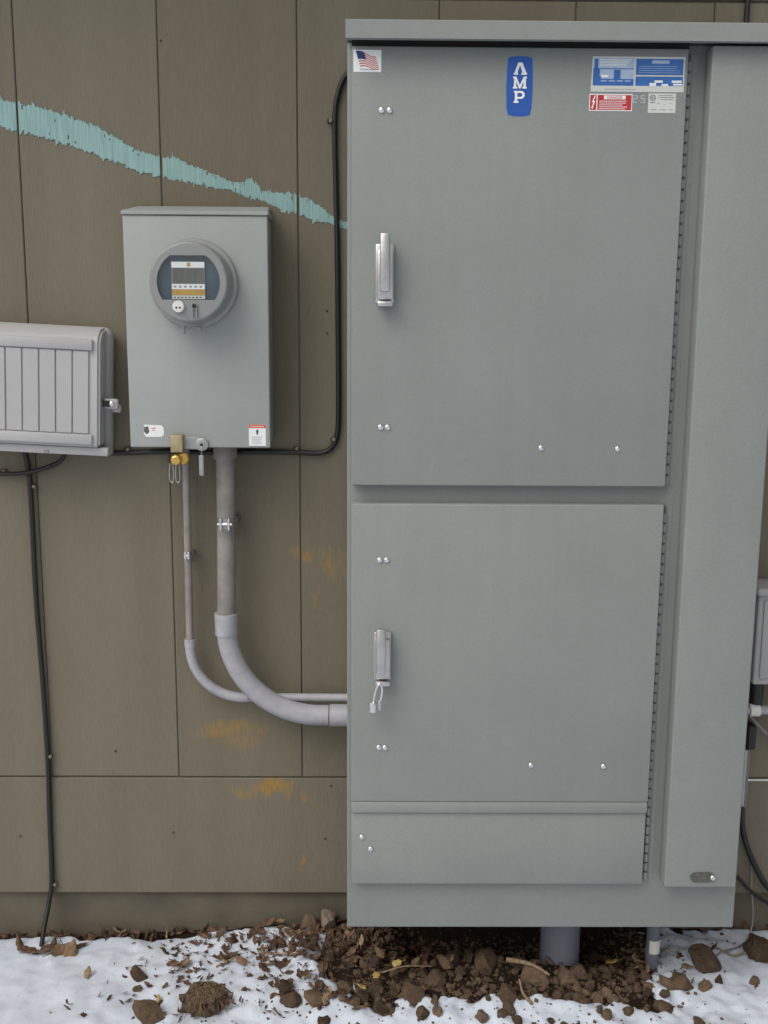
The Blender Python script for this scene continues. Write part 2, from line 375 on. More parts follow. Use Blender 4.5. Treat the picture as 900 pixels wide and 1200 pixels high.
bm = nb(); box(bm, XW0, XW1, -.42, .10, 2.71, 2.74, .003, 1); obj('added_shade_soffit', bm, 'siding', wall)  # unseen eave, added to shade the top of the wall
bm = nb(); box(bm, XW0, XW1, -.445, -.421, 2.69, 2.86, .003, 1); obj('added_shade_fascia', bm, 'siding', wall)  # front edge of the added eave, also out of view

nail_me = None
for x, z in [(-.104, 1.474), (-.104, 1.426), (-.446, 2.020), (-.832, .252), (-.470, .262), (-.098, .380), (-.112, .247), (-.600, .464)]:
    if nail_me is None:
        bm = nb(); lathe_y(bm, 0, 0, [(.003, .0026), (-.0012, .0026), (-.0016, .001)], 10); nail_me = bpy.data.meshes.new('nail_head'); bm.to_mesh(nail_me); bm.free(); nail_me.materials.append(M['nail'])
    o = link(bpy.data.objects.new('nail_head', nail_me), wall); o.location = Vector((x, -.001 if z > .4 else -.0035, z))-WL[wall.name]

# teal brushed streak: jagged columns of thin paint that break at the grooves
env = [(-.90, 1.975, 1.90), (-.785, 1.900, 1.849), (-.714, 1.889, 1.833), (-.644, 1.869, 1.813), (-.574, 1.845, 1.788), (-.522, 1.812, 1.771), (-.480, 1.794, 1.757), (-.456, 1.790, 1.749),
       (-.42, 1.786, 1.744), (-.379, 1.767, 1.738), (-.335, 1.752, 1.729), (-.308, 1.741, 1.726), (-.285, 1.738, 1.716), (-.262, 1.748, 1.709), (-.240, 1.722, 1.704), (-.200, 1.717, 1.684), (-.170, 1.711, 1.680), (-.145, 1.706, 1.668),
       (-.115, 1.690, 1.658), (-.100, 1.676, 1.659), (-.080, 1.664, 1.652), (-.045, 1.655, 1.640), (.03, 1.62, 1.612)]
def envat(x):
    for (a, t0, b0), (b, t1, b1) in zip(env, env[1:]):
        if a <= x <= b: s = (x-a)/(b-a); return t0+(t1-t0)*s, b0+(b1-b0)*s
bm = nb(); x = -.89; pj = [0, 0]
while x < .02:
    wd = rnd.choice((.0014, .002, .003)); t, b = envat(x+wd/2); th = t-b
    pj = [pj[i]*.45+rnd.gauss(0, .0019) for i in (0, 1)]
    if rnd.random() < .06: pj[0] += rnd.uniform(.003, .009)
    if rnd.random() < .06: pj[1] -= rnd.uniform(.003, .009)
    if not any(abs(x+wd/2-g) < .0032 for g in gx):
        z1, z0 = t+pj[0]*min(1, th/.03)+.001, b+pj[1]*min(1, th/.03)-.001
        cuts = [(z0, z1)]
        if rnd.random() < .10 and z1-z0 > .01:
            h = rnd.uniform(.001, .005); zc = z0+(z1-z0)*rnd.choice((rnd.uniform(.05, .25), rnd.uniform(.75, .95))); cuts = [(z0, zc-h), (zc+h, z1)]
        for c0, c1 in cuts:
            if c1-c0 > .0012: box(bm, x, x+wd*1.0, -.0022, -.0011, c0, c1)
    x += wd
obj('paint_streak', bm, 'teal', wall)['label'] = 'slanting pale teal brush stroke of paint'

# ------------------------------------------------------------------ the tall cabinet
BF, DF, CF = -.285, -.310, -.325                          # body, door and cover fronts
cab = thing('electrical_cabinet', (.355, -.15, .19), 'tall grey metal electrical cabinet with two hinged doors and overhanging hood', 'cabinet')
bm = nb(); box(bm, -.053, .764, BF, -.020, .193, 1.948, .004, 3); obj('body', bm, 'cabframe', cab, 35)
bm = nb()                                                # hood: front lip, sloping top
sec = [(-.348, 1.9375), (-.348, 1.966), (-.344, 1.9695), (-.012, 1.990), (-.012, 1.9495), (-.336, 1.9495), (-.336, 1.9375)]
xa, xb = -.0545, .785
A = [bm.verts.new((xa, y, z)) for y, z in sec]; B = [bm.verts.new((xb, y, z)) for y, z in sec]
for i in range(len(sec)): bm.faces.new((A[i], A[(i+1) % 7], B[(i+1) % 7], B[i]))
bm.faces.new(A[::-1]); bm.faces.new(B); bmesh.ops.recalc_face_normals(bm, faces=bm.faces[:])
obj('hood', bm, 'cab', cab, 20)
bm = nb(); box(bm, -.044, .566, BF-.010, BF-.001, 1.936, 1.9485); obj('hood_gap_shade', bm, 'dark', cab)  # black strip standing in for the shadow between hood and door
for z in (1.62, .50):
    bm = nb(); box(bm, -.02, .73, -.0195, -.0065, z, z+.05, .002, 1); obj('mounting_rail', bm, 'steel', cab)
bm = nb(); box(bm, .600, .748, CF, BF+.002, .309, 1.9370, .003, 3); cover = obj('cover_panel', bm, 'cab', cab, 35)
# slotted pull near the foot of the cover
bm = nb(); n = 10
pts = [(.690+.0115*math.cos(a), .332+.0105*math.sin(a)) for a in [math.pi*(-.5+i/n) for i in range(n+1)]] + [(.6635+.0115*math.cos(a), .332+.0105*math.sin(a)) for a in [math.pi*(.5+i/n) for i in range(n+1)]]
f = bm.faces.new([bm.verts.new((x, CF-.0006, z)) for x, z in pts]); bmesh.ops.recalc_face_normals(bm, faces=[f])
e = bmesh.ops.extrude_face_region(bm, geom=[f]); 
for v in [g for g in e['geom'] if isinstance(g, bmesh.types.BMVert)]: v.co.y -= .0022
bmesh.ops.recalc_face_normals(bm, faces=bm.faces[:])
obj('pull_slot', bm, 'slot', cover, 30)
def dome(bm, x, y, z, r, mi=0):
    lathe_y(bm, x, z, [(y, r), (y-r*.25, r*.98), (y-r*.48, r*.80), (y-r*.62, r*.5), (y-r*.68, r*.15)], 14, mi)
bolt_me = None
def bolt(x, z, y, parent, name='bolt'):
    global bolt_me
    if bolt_me is None:
        bm = nb(); dome(bm, 0, 0, 0, .0058)
        for f in bm.faces: f.smooth = True
        bolt_me = bpy.data.meshes.new('bolt'); bm.to_mesh(bolt_me); bm.free(); bolt_me.materials.append(M['chrome'])
    o = bpy.data.objects.new(name, bolt_me); link(o, parent); o.location = Vector((x, y, z))-WL[parent.name]; return o
bolt(.698, .332, CF-.0026, cover)
def hinge(parent, z0, z1):
    bm = nb(); x, y = .5685, BF-.0065; z = z0
    cyl(bm, (x, y, z0), (x, y, z1), .0024, n=8, mi=1)
    while z+.018 < z1:
        cyl(bm, (x, y, z), (x, y, z+.0155), .0048, n=10); z += .0205
    box(bm, x-.004, x+.016, BF-.0016, BF+.0004, z0, z1)
    obj('hinge', bm, ['cabframe', 'ink'], parent, 40)
# upper door
bm = nb(); box(bm, -.044, .562, DF, BF-.001, 1.139, 1.9345, .0028, 3); up_door = obj('door', bm, 'cab', cab, 35); up_door['label'] = 'taller upper door with stickers and chrome latch'
hinge(up_door, 1.142, 1.930)
for x, z in [(.010, 1.825), (.0245, 1.825), (.0115, 1.251), (.0250, 1.251), (.319, 1.213), (.466, 1.212)]: bolt(x, z, DF+.0002, up_door)
# lower door with drip lip and kick panel under it
bm = nb(); box(bm, -.044, .562, DF, BF-.001, .488, 1.103, .0028, 3); lo_door = obj('door', bm, 'cab', cab, 35); lo_door['label'] = 'shorter lower door with locked chrome latch'
bm = nb(); box(bm, -.0435, .5605, DF-.0016, BF-.001, .4645, .4878, .0022, 2); obj('drip_lip', bm, 'cab', lo_door, 35)
hinge(lo_door, .309, 1.100)
for x, z in [(.0115, .992), (.0250, .992), (.012, .605), (.0242, .605), (.320, .568), (.467, .566)]: bolt(x, z, DF+.0002, lo_door)
bm = nb(); box(bm, -.0435, .5600, DF+.004, BF-.001, .305, .4638, .0022, 2); kick = obj('kick_panel', bm, 'cab', cab, 35)
for x, z in [(-.022, .409), (-.004, .383)]: bolt(x, z, DF+.0042, kick)
def latch(parent, z_top, z_body, z_bot, xa, xb, tilt):
    bm = nb()
    box(bm, .000, .035, DF-.010, DF+.0005, z_bot-.002, z_body+.012, .003, 2)             # back plate
    box(bm, .003, .0335, DF-.024, DF-.009, z_bot+.004, z_body, .004, 2)                  # cupped housing
    vs = box(bm, xa, xb, DF-.036, DF-.022, z_bot+.018, z_top, .004, 2)                   # lever
    box(bm, .0035, .033, DF-.030, DF-.010, z_bot-.008, z_bot+.002, .003, 2)              # lower lip
    obj('latch', bm, 'latch', parent, 35)
latch(up_door, 1.607, 1.578, 1.484, .0085, .0265, 0)
latch(lo_door, .862, .838, .752, .0055, .0235, 0)

# stickers on the upper door (printing lies a hair above each label sheet)
SY = DF-.0004
def sticker(name, pts, mat, extra, parent, label=None, y=SY):
    bm = nb(); vs = [bm.verts.new((x, y+.0003, z)) for x, z in pts]; f = bm.faces.new(vs); f.normal_update()
    if f.normal.y > 0: f.normal_flip()
    e = bmesh.ops.extrude_face_region(bm, geom=[f])
    for v in [g for g in e['geom'] if isinstance(g, bmesh.types.BMVert)]: v.co.y = y
    bmesh.ops.recalc_face_normals(bm, faces=bm.faces[:])
    mats = [mat]+extra(bm, y-.0002)
    o = obj(name, bm, mats, parent)
    if label: o['label'] = label
    return o
def q(x0, x1, z0, z1): return [(x0, z0), (x1, z0), (x1, z1), (x0, z1)]
def flag_print(bm, y):
    # waving stripes and a dark canton
    def wave(u): return .0022*math.sin(u*5.2+.4)
    x0, x1, zt, zb = -.038, .006, 1.9245, 1.8975
    def pt(u, v):                                        # sheared, waving banner
        return (x0+(x1-x0)*(u*.78+.02)+.0085*v*(1-u*.3)+.002*u, zt-(zt-zb)*v*(1-.18*u)-u*.0065+wave(u)*1.2)
    n = 8
    for k in range(7):
        v0, v1 = (k*2)/13, (k*2+1)/13
        a = 0.42 if v0 < .5 else 0
        us = [a+(1-a)*i/n for i in range(n+1)]
        for u0, u1 in zip(us, us[1:]): poly(bm, [pt(u0, v0), pt(u1, v0), pt(u1, v1), pt(u0, v1)], y, 1)
    us = [.42*i/4 for i in range(5)]
    for u0, u1 in zip(us, us[1:]): poly(bm, [pt(u0, 0), pt(u1, 0), pt(u1, .53), pt(u0, .53)], y-.0001, 2)
    for i in range(9): rect(bm, -.029+i*.0031, -.029+i*.0031+.0022, 1.8930, 1.8950, y, 3)
    return ['redsoft', 'navy', 'inkpale']
sticker('flag_sticker', q(-.041, .009, 1.890, 1.9275), 'white', flag_print, up_door, 'small white sticker with a waving striped flag')
def amp_print(bm, y):
    cx = .259
    def P(pts, z): poly(bm, [(cx+a, z+b) for a, b in pts], y, 1)
    z = 1.8875                                            # A without a crossbar
    P([(-.0115, 0), (-.0035, 0), (-.0035, .0032), (-.0052, .0032), (-.0005, .0165), (-.0022, .0208), (-.0040, .0208), (-.0102, .0032), (-.0115, .0032)], z)
    P([(.0125, 0), (.0020, 0), (.0020, .0032), (.0042, .0032), (-.0005, .0165), (-.0022, .0208), (.0035, .0208), (.0112, .0032), (.0125, .0032)], z)
    z = 1.8640                                            # M
    P([(-.0125, 0), (-.0045, 0), (-.0045, .0032), (-.0066, .0032), (-.0066, .0140), (-.0066, .0205), (-.0125, .0205), (-.0125, .0173), (-.0108, .0173), (-.0108, .0032), (-.0125, .0032)], z)
    P([(.0125, 0), (.0045, 0), (.0045, .0032), (.0066, .0032), (.0066, .0140), (.0066, .0205), (.0125, .0205), (.0125, .0173), (.0108, .0173), (.0108, .0032), (.0125, .0032)], z)
    P([(-.0066, .0205), (-.0066, .0120), (-.0013, .0), (.0013, .0), (.0066, .0120), (.0066, .0205), (.0, .0060)], z)
    z = 1.8395                                            # P
    P([(-.0105, 0), (-.0015, 0), (-.0015, .0032), (-.0040, .0032), (-.0040, .0205), (-.0105, .0205), (-.0105, .0173), (-.0085, .0173), (-.0085, .0032), (-.0105, .0032)], z)
    arc = [(.0025+.0068*math.cos(a), .0137+.0068*math.sin(a)) for a in [math.pi*(.5-i/10) for i in range(11)]]
    inn = [(.0015+.0034*math.cos(a), .0137+.0034*math.sin(a)) for a in [math.pi*(.5-i/10) for i in range(11)]]
    oc = [(-.0040, .0205)]+arc+[(-.0040, .0069)]; ic = [(-.0040, .0171)]+inn+[(-.0040, .0103)]
    for i in range(len(oc)-1): P([oc[i], oc[i+1], ic[i+1], ic[i]], z)
    return ['white']
amp = [(.237+.0015, 1.819)]+[(.2585+.0205*u, 1.8175-.0012*(1-u*u)) for u in (-.5, 0, .5)]+[(.2785, 1.819)]+[(.2805+.0018*(1-(u*u)), 1.868+u*.045) for u in (-.8, -.4, 0, .4, .8)]+[(.2800, 1.9165)]+[(.2585+.0205*u, 1.918+.0012*(1-u*u)) for u in (.5, 0, -.5)]+[(.2370, 1.9165)]+[(.2365-.0018*(1-u*u), 1.868-u*.045) for u in (-.8, -.4, 0, .4, .8)]
sticker('logo_sticker', amp, 'blue', amp_print, up_door, 'upright blue sticker with white letters')
def big_print(bm, y):
    # left half: pale with banner lines; right half: solid blue with a pale heading
    rect(bm, .3905, .4640, 1.8705, 1.9175, y, 2)
    rect(bm, .3925, .3990, 1.8990, 1.9160, y-.0001, 1); rect(bm, .3905, .4640, 1.8985, 1.9000, y-.0001, 1)
    for i in range(5): rect(bm, .402, .402+rnd.uniform(.045, .058), 1.9035+i*.0026, 1.9045+i*.0026, y-.0001, 3)
    rect(bm, .3905, .4025, 1.8860, 1.8985, y-.0001, 1); rect(bm, .428, .440, 1.8815, 1.8975, y-.0001, 1); rect(bm, .3905, .4640, 1.8705, 1.8820, y-.0001, 1); rect(bm, .3905, .405, 1.8820, 1.8860, y-.0001, 1)
    rect(bm, .4055, .4180, 1.8845, 1.8885, y-.0002, 3)
    for i in range(4): rect(bm, .405+i*.0145, .4155+i*.0145, 1.8775, 1.8795, y-.0002, 2)
    rect(bm, .4675, .5530, 1.8890, 1.9165, y, 1); rect(bm, .496, .5270, 1.9085, 1.9140, y-.0001, 2)
    for i in range(4): rect(bm, .473, .473+rnd.uniform(.066, .076), 1.8925+i*.0036, 1.8932+i*.0036, y-.0001, 2)
    rect(bm, .4675, .5530, 1.8705, 1.8865, y, 1)
    for a, b, c, d in [(.493, .505, 1.8705, 1.8755), (.502, .517, 1.8760, 1.8800), (.515, .527, 1.8705, 1.8740), (.533, .551, 1.8760, 1.8800), (.536, .552, 1.8715, 1.8745)]: rect(bm, a, b, c, d, y-.0001, 3)
    for i in range(14): rect(bm, .412+i*.0042, .415+i*.0042, 1.8632, 1.8648, y, 4)
    return ['blue2', 'paleblue', 'white', 'inkpale']
sticker('notice_sticker', [(.387, 1.860), (.5555, 1.860), (.5555, 1.920), (.389, 1.920)], 'offwhite', big_print, up_door, 'wide blue and white notice sticker in two halves')
def red_print(bm, y):
    rect(bm, .3870, .3985, 1.8285, 1.8545, y, 1); rect(bm, .4005, .4620, 1.8285, 1.8545, y, 1)
    poly(bm, [(.3948, 1.8530), (.3902, 1.8415), (.3930, 1.8418), (.3905, 1.8340), (.3890, 1.8345), (.3908, 1.8300), (.3940, 1.8340), (.3922, 1.8342), (.3965, 1.8440), (.3932, 1.8436), (.3968, 1.8528)], y-.0001, 2)
    rect(bm, .4120, .4510, 1.8470, 1.8535, y-.0001, 2); text(bm, 'DANGER', .4315, 1.85025, .0048, y-.0002, 1, .0001)
    for i in range(5): rect(bm, .4035, .4035+rnd.uniform(.042, .056), 1.8302+i*.0033, 1.8312+i*.0033, y-.0001, 2)
    return ['red', 'white']
sticker('danger_sticker', q(.3855, .4635, 1.827, 1.8562), 'white', red_print, up_door, 'red warning sticker with white lightning bolt')
def cert_print(bm, y):
    n = 18; cx, cz = .5005, 1.8500
    for i in range(n):
        a0, a1 = 2*math.pi*i/n, 2*math.pi*(i+1)/n
        poly(bm, [(cx+.0055*math.cos(a0), cz+.0055*math.sin(a0)), (cx+.0055*math.cos(a1), cz+.0055*math.sin(a1)), (cx+.0043*math.cos(a1), cz+.0043*math.sin(a1)), (cx+.0043*math.cos(a0), cz+.0043*math.sin(a0))], y, 1)
    for i in range(4): rect(bm, cx-.003+i*.0016, cx-.003+i*.0016+.0009, cz-.0025, cz+.0025, y, 1)
    rect(bm, .496, .505, 1.8415, 1.8428, y, 1)
    for z, a, b in [(1.8535, .511, .536), (1.8500, .510, .539), (1.8465, .516, .537), (1.8400, .509, .513), (1.8375, .521, .523), (1.8400, .531, .534), (1.8290, .497, .508), (1.8290, .514, .525), (1.8290, .530, .538)]: rect(bm, a, b, z, z+.0016, y, 2)
    return ['ink', 'inkpale']
sticker('certificate_sticker', q(.4925, .5425, 1.8245, 1.8578), 'offwhite', cert_print, up_door, 'small pale certification sticker with a circled mark')
def silver_print(bm, y):
    for dx, s in ((.4685, 1), (.4825, -1)):               # two pale bracket-like curls
        for (a, b, c, d) in [(-.003, .003, .0060, .0075), (.0018, .003, .0025, .0060), (-.003, .003, .0010, .0025), (-.003, -.0018, -.0040, .0010), (-.003, .003, -.0055, -.0040)]:
            x0, x1 = sorted((dx+s*a*1.3, dx+s*b*1.3)); rect(bm, x0, x1, 1.847+c, 1.847+d, y, 1)
    return ['silver']
sticker('mark_sticker', q(.4645, .4870, 1.8395, 1.8560), 'cab', silver_print, up_door, 'clear sticker with a pale silver mark')

# padlock hanging from the lower latch
pl = thing('padlock', (.006, -.335, .693), 'small silver padlock hanging open-looped from the lower door latch', 'padlock')
bm = nb(); tube(bm, smooth_path([(.0005, -.336, .709), (.003, -.338, .728), (.0075, -.340, .744), (.0125, -.340, .750), (.017, -.339, .743), (.0165, -.337, .725), (.0135, -.336, .712)]), .0026, 10); obj('shackle', bm, 'chrome', pl, 40)
bm = nb(); box(bm, -.007, .0055, -.345, -.331, .691, .7125, .003, 2); obj('lock_body', bm, 'chrome', pl, 35)
bm = nb(); box(bm, .0095, .0155, -.341, -.333, .694, .715, .002, 2); obj('lock_catch', bm, 'latch', pl, 35)

# ------------------------------------------------------------------ meter enclosure
mb = thing('meter_box', (-.364, -.06, 1.19), 'pale grey metal meter box with round meter, mounted above two pipes', 'electrical box')
bm = nb()
yF = -.105
A = [bm.verts.new(p) for p in [(-.506, yF, 1.194), (-.222, yF, 1.194), (-.222, yF, 1.664), (-.506, yF, 1.664)]]
box_vs = box(bm, -.506, -.222, yF, -.0025, 1.194, 1.660, .004, 2)
for v in A: bm.verts.remove(v)
obj('box_body', bm, 'meterbox', mb, 35)
bm = nb(); box(bm, -.5105, -.2180, -.121, yF-.001, 1.189, 1.6590, .003, 3); mcover = obj('cover', bm, 'meterbox', mb, 35)
bm = nb()                                                # rain cap with a front lip and a rising top
fr = [(-.5125, -.1245, 1.6595), (-.2160, -.1245, 1.6595), (-.2160, -.1245, 1.6675), (-.5125, -.1245, 1.6675)]
tp = [(-.487, -.100, 1.6745), (-.241, -.100, 1.6745)]
bk = [(-.5090, -.0025, 1.6605), (-.2190, -.0025, 1.6605), (-.225, -.0025, 1.6900), (-.503, -.0025, 1.6900)]
v = [bm.verts.new(p) for p in fr+tp+bk]
for f in [(0, 1, 2, 3), (3, 2, 5, 4), (4, 5, 8, 9), (7, 6, 9, 8), (2, 1, 7, 8), (2, 8, 5), (0, 3, 9, 6), (3, 4, 9), (1, 0, 6, 7)]: bm.faces.new([v[i] for i in f])
bmesh.ops.recalc_face_normals(bm, faces=bm.faces[:]); bmesh.ops.bevel(bm, geom=bm.edges[:], offset=.0014, segments=2, affect='EDGES')
obj('rain_cap', bm, 'meterbox', mb, 40)
def s1(bm, y):
    poly(bm, [(-.480, 1.231), (-.472, 1.233), (-.470, 1.221), (-.476, 1.216), (-.481, 1.222)], y, 1)
    for a, b, z in [(-.466, -.456, 1.228), (-.464, -.458, 1.224)]: rect(bm, a, b, z, z+.0016, y, 2)
    return ['ink', 'orange']
sticker('maker_sticker', [(-.478, 1.211), (-.446, 1.211), (-.4405, 1.214), (-.4395, 1.223), (-.441, 1.232), (-.446, 1.2355), (-.482, 1.2365), (-.476, 1.228), (-.482, 1.219)], 'white', s1, mcover, 'white tab-shaped sticker', -.1215)
def s2(bm, y):
    rect(bm, -.262, -.2275, 1.2305, 1.2375, y, 1)
    for i in range(7): rect(bm, -.258+i*.0040, -.2555+i*.0040, 1.2330, 1.2350, y-.0001, 0)
    poly(bm, [(-.2465, 1.2275), (-.2430, 1.2275), (-.2418, 1.2235), (-.2440, 1.2160), (-.2462, 1.2160), (-.2480, 1.2235)], y, 2)
    for i in range(4): rect(bm, -.257, -.233-rnd.uniform(0, .006), 1.1985+i*.0042, 1.1998+i*.0042, y, 3)
    return ['orange', 'ink', 'inkpale']
sticker('warning_sticker', q(-.2625, -.2272, 1.1935, 1.2378), 'white', s2, mcover, 'white warning sticker with an orange-red header', -.1215)
# hasp ear with ring
bm = nb(); box(bm, -.402, -.3640, -.1255, -.1190, 1.1855, 1.2115, .0015, 1)
lathe_y(bm, -.3605, 1.1960, [(-.1190, .0135), (-.1265, .0135), (-.1275, .0120), (-.1275, .001)], 20)
obj('hasp', bm, 'meterring', mb, 35)
bm = nb(); lathe_y(bm, -.3605, 1.1955, [(-.1276, .0062), (-.1290, .0062)], 16); lathe_y(bm, -.3605, 1.1955, [(-.1291, .0034), (-.1294, .0034)], 16, 1)
obj('hasp_eye', bm, ['steel', 'dark'], mb, 35)

# the meter
MX, MZ = -.3675, 1.5240
me_ = thing('electricity_meter', (MX, -.121, MZ-.086), 'round electricity meter with dark window plugged into the pale grey meter box', 'meter')
bm = nb(); lathe_y(bm, MX, MZ, [(-.1212, .0885), (-.125, .0895), (-.133, .0890), (-.136, .0870), (-.1365, .070)], 64); obj('clamp_ring', bm, 'meterring', me_, 40)
bm = nb(); n = 64                                         # body: a drum with a window opening sunk into its face
YF, YI, RB = -.196, -.188, .0775
prof = [(-.1360, .0800), (-.150, .0805), (-.188, .0785), (-.194, .0765), (YF, .0735)]
rings = [[bm.verts.new((MX+r*math.cos(2*math.pi*i/n), y, MZ+r*math.sin(2*math.pi*i/n))) for i in range(n)] for y, r in prof]
for a, b in zip(rings, rings[1:]):
    for i in range(n): bm.faces.new((a[i], b[i], b[(i+1) % n], a[(i+1) % n]))
WR, WT, WB = .0620, .0515, -.0345
def wpt(i):
    a = 2*math.pi*i/n; x, z = math.cos(a)*WR, math.sin(a)*WR
    if z > WT: x *= WT/z if False else 1; z = WT
    if z < WB: z = WB
    return x, z
# spread points that fall on the flat chords evenly
pts = [wpt(i) for i in range(n)]
win = [bm.verts.new((MX+x, YF, MZ+z)) for x, z in pts]
for i in range(n): bm.faces.new((rings[-1][i], win[i], win[(i+1) % n], rings[-1][(i+1) % n]))
inn = [bm.verts.new((MX+x*.99, YI, MZ+z*.97)) for x, z in pts]
for i in range(n): bm.faces.new((win[i], inn[i], inn[(i+1) % n], win[(i+1) % n]))
bmesh.ops.recalc_face_normals(bm, faces=bm.faces[:])
mbody = obj('meter_body', bm, 'meterbody', me_, 30)
bm = nb(); poly(bm, [(MX+x*.988, MZ+z*.988) for x, z in pts], YI+.0006, 0)
fy = YI-.0002
def r_(x0, x1, z0, z1, mi, dy=0): rect(bm, MX+x0, MX+x1, MZ+z0, MZ+z1, fy-dy, mi)
obj('dial_plate', bm, 'faceplate', me_)
bm = nb(); box(bm, MX-.034, MX+.032, YI-.0025, YI, MZ-.0330, MZ+.0400, .001, 1, 0)
fy = YI-.0028
r_(-.0335, .0315, .0280, .0390, 1); r_(-.003, .004, .0300, .0375, 2, .0002)
r_(-.0320, .0300, -.0025, .0270, 3)
for i in range(4): r_(-.026+i*.0125, -.0235+i*.0125+.001*(i % 2), .003+.003*(i % 2), .0245, 4, .0002)
r_(-.0335, .0315, -.0135, -.0035, 1)
for i in range(6): r_(-.030+i*.0102, -.0245+i*.0102, -.0105, -.0065, 5, .0002)
r_(-.0335, .0315, -.0250, -.0140, 2); r_(-.014, .022, -.0240, -.0180, 6, .0002)
r_(-.0335, .0315, -.0325, -.0255, 7)
for i in range(8): r_(-.030+i*.0072, -.026+i*.0072, -.0305, -.0280, 4, .0002)
obj('register', bm, ['meterbody', 'white', 'amber', 'lcd', 'ink', 'inkpale', 'brass', 'offwhite'], me_)
bm = nb(); poly(bm, [(MX+x*.985, MZ+z*.985) for x, z in pts], -.1952, 0)
e = bmesh.ops.extrude_face_region(bm, geom=bm.faces[:])
for vv in [g for g in e['geom'] if isinstance(g, bmesh.types.BMVert)]: vv.co.y += .0015
bmesh.ops.recalc_face_normals(bm, faces=bm.faces[:]); obj('window_glass', bm, 'glass', me_)
bm = nb(); lathe_y(bm, MX-.0200, MZ-.0475, [(-.1955, .0118), (-.2015, .0115), (-.2030, .0100), (-.2030, .002)], 28)
for dx in (-.0035, .0035): lathe_y(bm, MX-.0200+dx, MZ-.0495, [(-.2031, .0021), (-.2034, .0021)], 10, 1)
obj('optical_port', bm, ['cream', 'dark'], me_, 35)
bm = nb(); lathe_y(bm, MX+.0110, MZ-.0460, [(-.1955, .0072), (-.1990, .0066), (-.1995, .004)], 20); lathe_y(bm, MX+.0110, MZ-.0460, [(-.1996, .0045), (-.2000, .0045)], 14, 1)
for dx in (-.0035, .0045): box(bm, MX+.0110+dx-.0012, MX+.0110+dx+.0012, -.2005, -.1975, MZ-.068, MZ-.050, .0008, 1, 2)
obj('reset_plunger', bm, ['meterbody', 'dark', 'tag'], me_, 35)
bm = nb(); tube(bm, smooth_path([(MX-.002, -.200, MZ-.068), (MX-.006, -.195, MZ-.0805), (MX-.012, -.165, MZ-.088), (MX-.02, -.15, MZ-.089)], 5), .0009, 6); box(bm, MX-.019, MX-.014, -.171, -.163, MZ-.101, MZ-.085, .001, 1)
box(bm, MX+.000, MX+.017, -.160, -.150, MZ-.0925, MZ-.0845, .001, 1)
obj('wire_seal', bm, 'tag', me_, 35)

# brass barrel lock and tags under the box
bl = thing('barrel_lock', (-.410, -.130, 1.150), 'brass lock with square body and round knob at the bottom of the meter box', 'lock')
bm = nb(); box(bm, -.4225, -.3975, -.1440, -.1215, 1.1810, 1.2170, .002, 2); obj('lock_block', bm, 'brassdull', bl, 35)
bm = nb(); lathe_y(bm, -.4105, 1.1660, [(-.128, .0120), (-.148, .0120), (-.156, .0100), (-.1575, .0075), (-.1575, .001)], 8); obj('lock_knob', bm, 'brass', bl, 30)
bm = nb(); lathe_y(bm, -.3985, 1.1670, [(-.120, .0130), (-.138, .0130), (-.141, .010), (-.141, .001)], 16); obj('lock_barrel', bm, 'brass', bl, 30)
for i, (x, rz) in enumerate(((-.4225, -8), (-.4095, 6))):
    bm = nb(); tube(bm, smooth_path([(x-.003, -.138, 1.158), (x-.0045, -.139, 1.140), (x-.004, -.139, 1.122), (x, -.139, 1.1175), (x+.0035, -.139, 1.123), (x+.004, -.139, 1.142), (x+.003, -.138, 1.158)], 5), .0014, 8); obj('wire_loop', bm, 'steel', bl, 40)
tg = thing('seal_tag', (-.3605, -.130, 1.130), 'grey plastic seal tag hanging from the hasp ring beneath the meter box', 'tag')
bm = nb(); tube(bm, smooth_path([(-.3595, -.1295, 1.193), (-.360, -.133, 1.184), (-.3605, -.1325, 1.172)], 5), .0010, 8); obj('tag_wire', bm, 'steel', tg, 40)
bm = nb(); box(bm, -.3660, -.3560, -.1355, -.1310, 1.131, 1.1745, .002, 2); obj('tag_body', bm, 'tag', tg, 35)

# ------------------------------------------------------------------ pipes
PY = -.060
cd1 = thing('large_conduit', (-.32, PY, .55), 'thick grey pipe dropping from the meter box and bending to the cabinet', 'pipe')
X1 = -.3215
bm = nb(); cyl(bm, (X1, PY, 1.158), (X1, PY, 1.1885), .0255, n=32); lathe = None; obj('hub', bm, 'metalpipe', cd1, 40)
bm = nb(); tube(bm, [(X1, PY, 1.16), (X1-.001, PY, 1.0), (X1-.004, PY, .83), (X1-.005, PY, .81)], .0205, 28); obj('upright_pipe', bm, 'metalpipe', cd1, 40)
bm = nb(); XE, RE, ZB = X1-.005, .205, .5765
arc = [(XE, PY, .80), (XE, PY, .785)]+[(XE+RE-RE*math.cos(a), PY, ZB+RE-RE*math.sin(a)) for a in [math.pi/2*i/22 for i in range(23)]]+[(-.10, PY, ZB)]
tube(bm, arc, .0228, 28); obj('elbow', bm, 'pvc', cd1, 40)
bm = nb(); cyl(bm, (XE, PY, .765), (XE, PY, .8140), .0252, .0262, n=32); obj('coupling', bm, 'pvc', cd1, 40)
bm = nb(); cyl(bm, (-.098, PY, ZB), (-.0535, PY, ZB), .0248, n=32); obj('coupling', bm, 'pvc', cd1, 40)
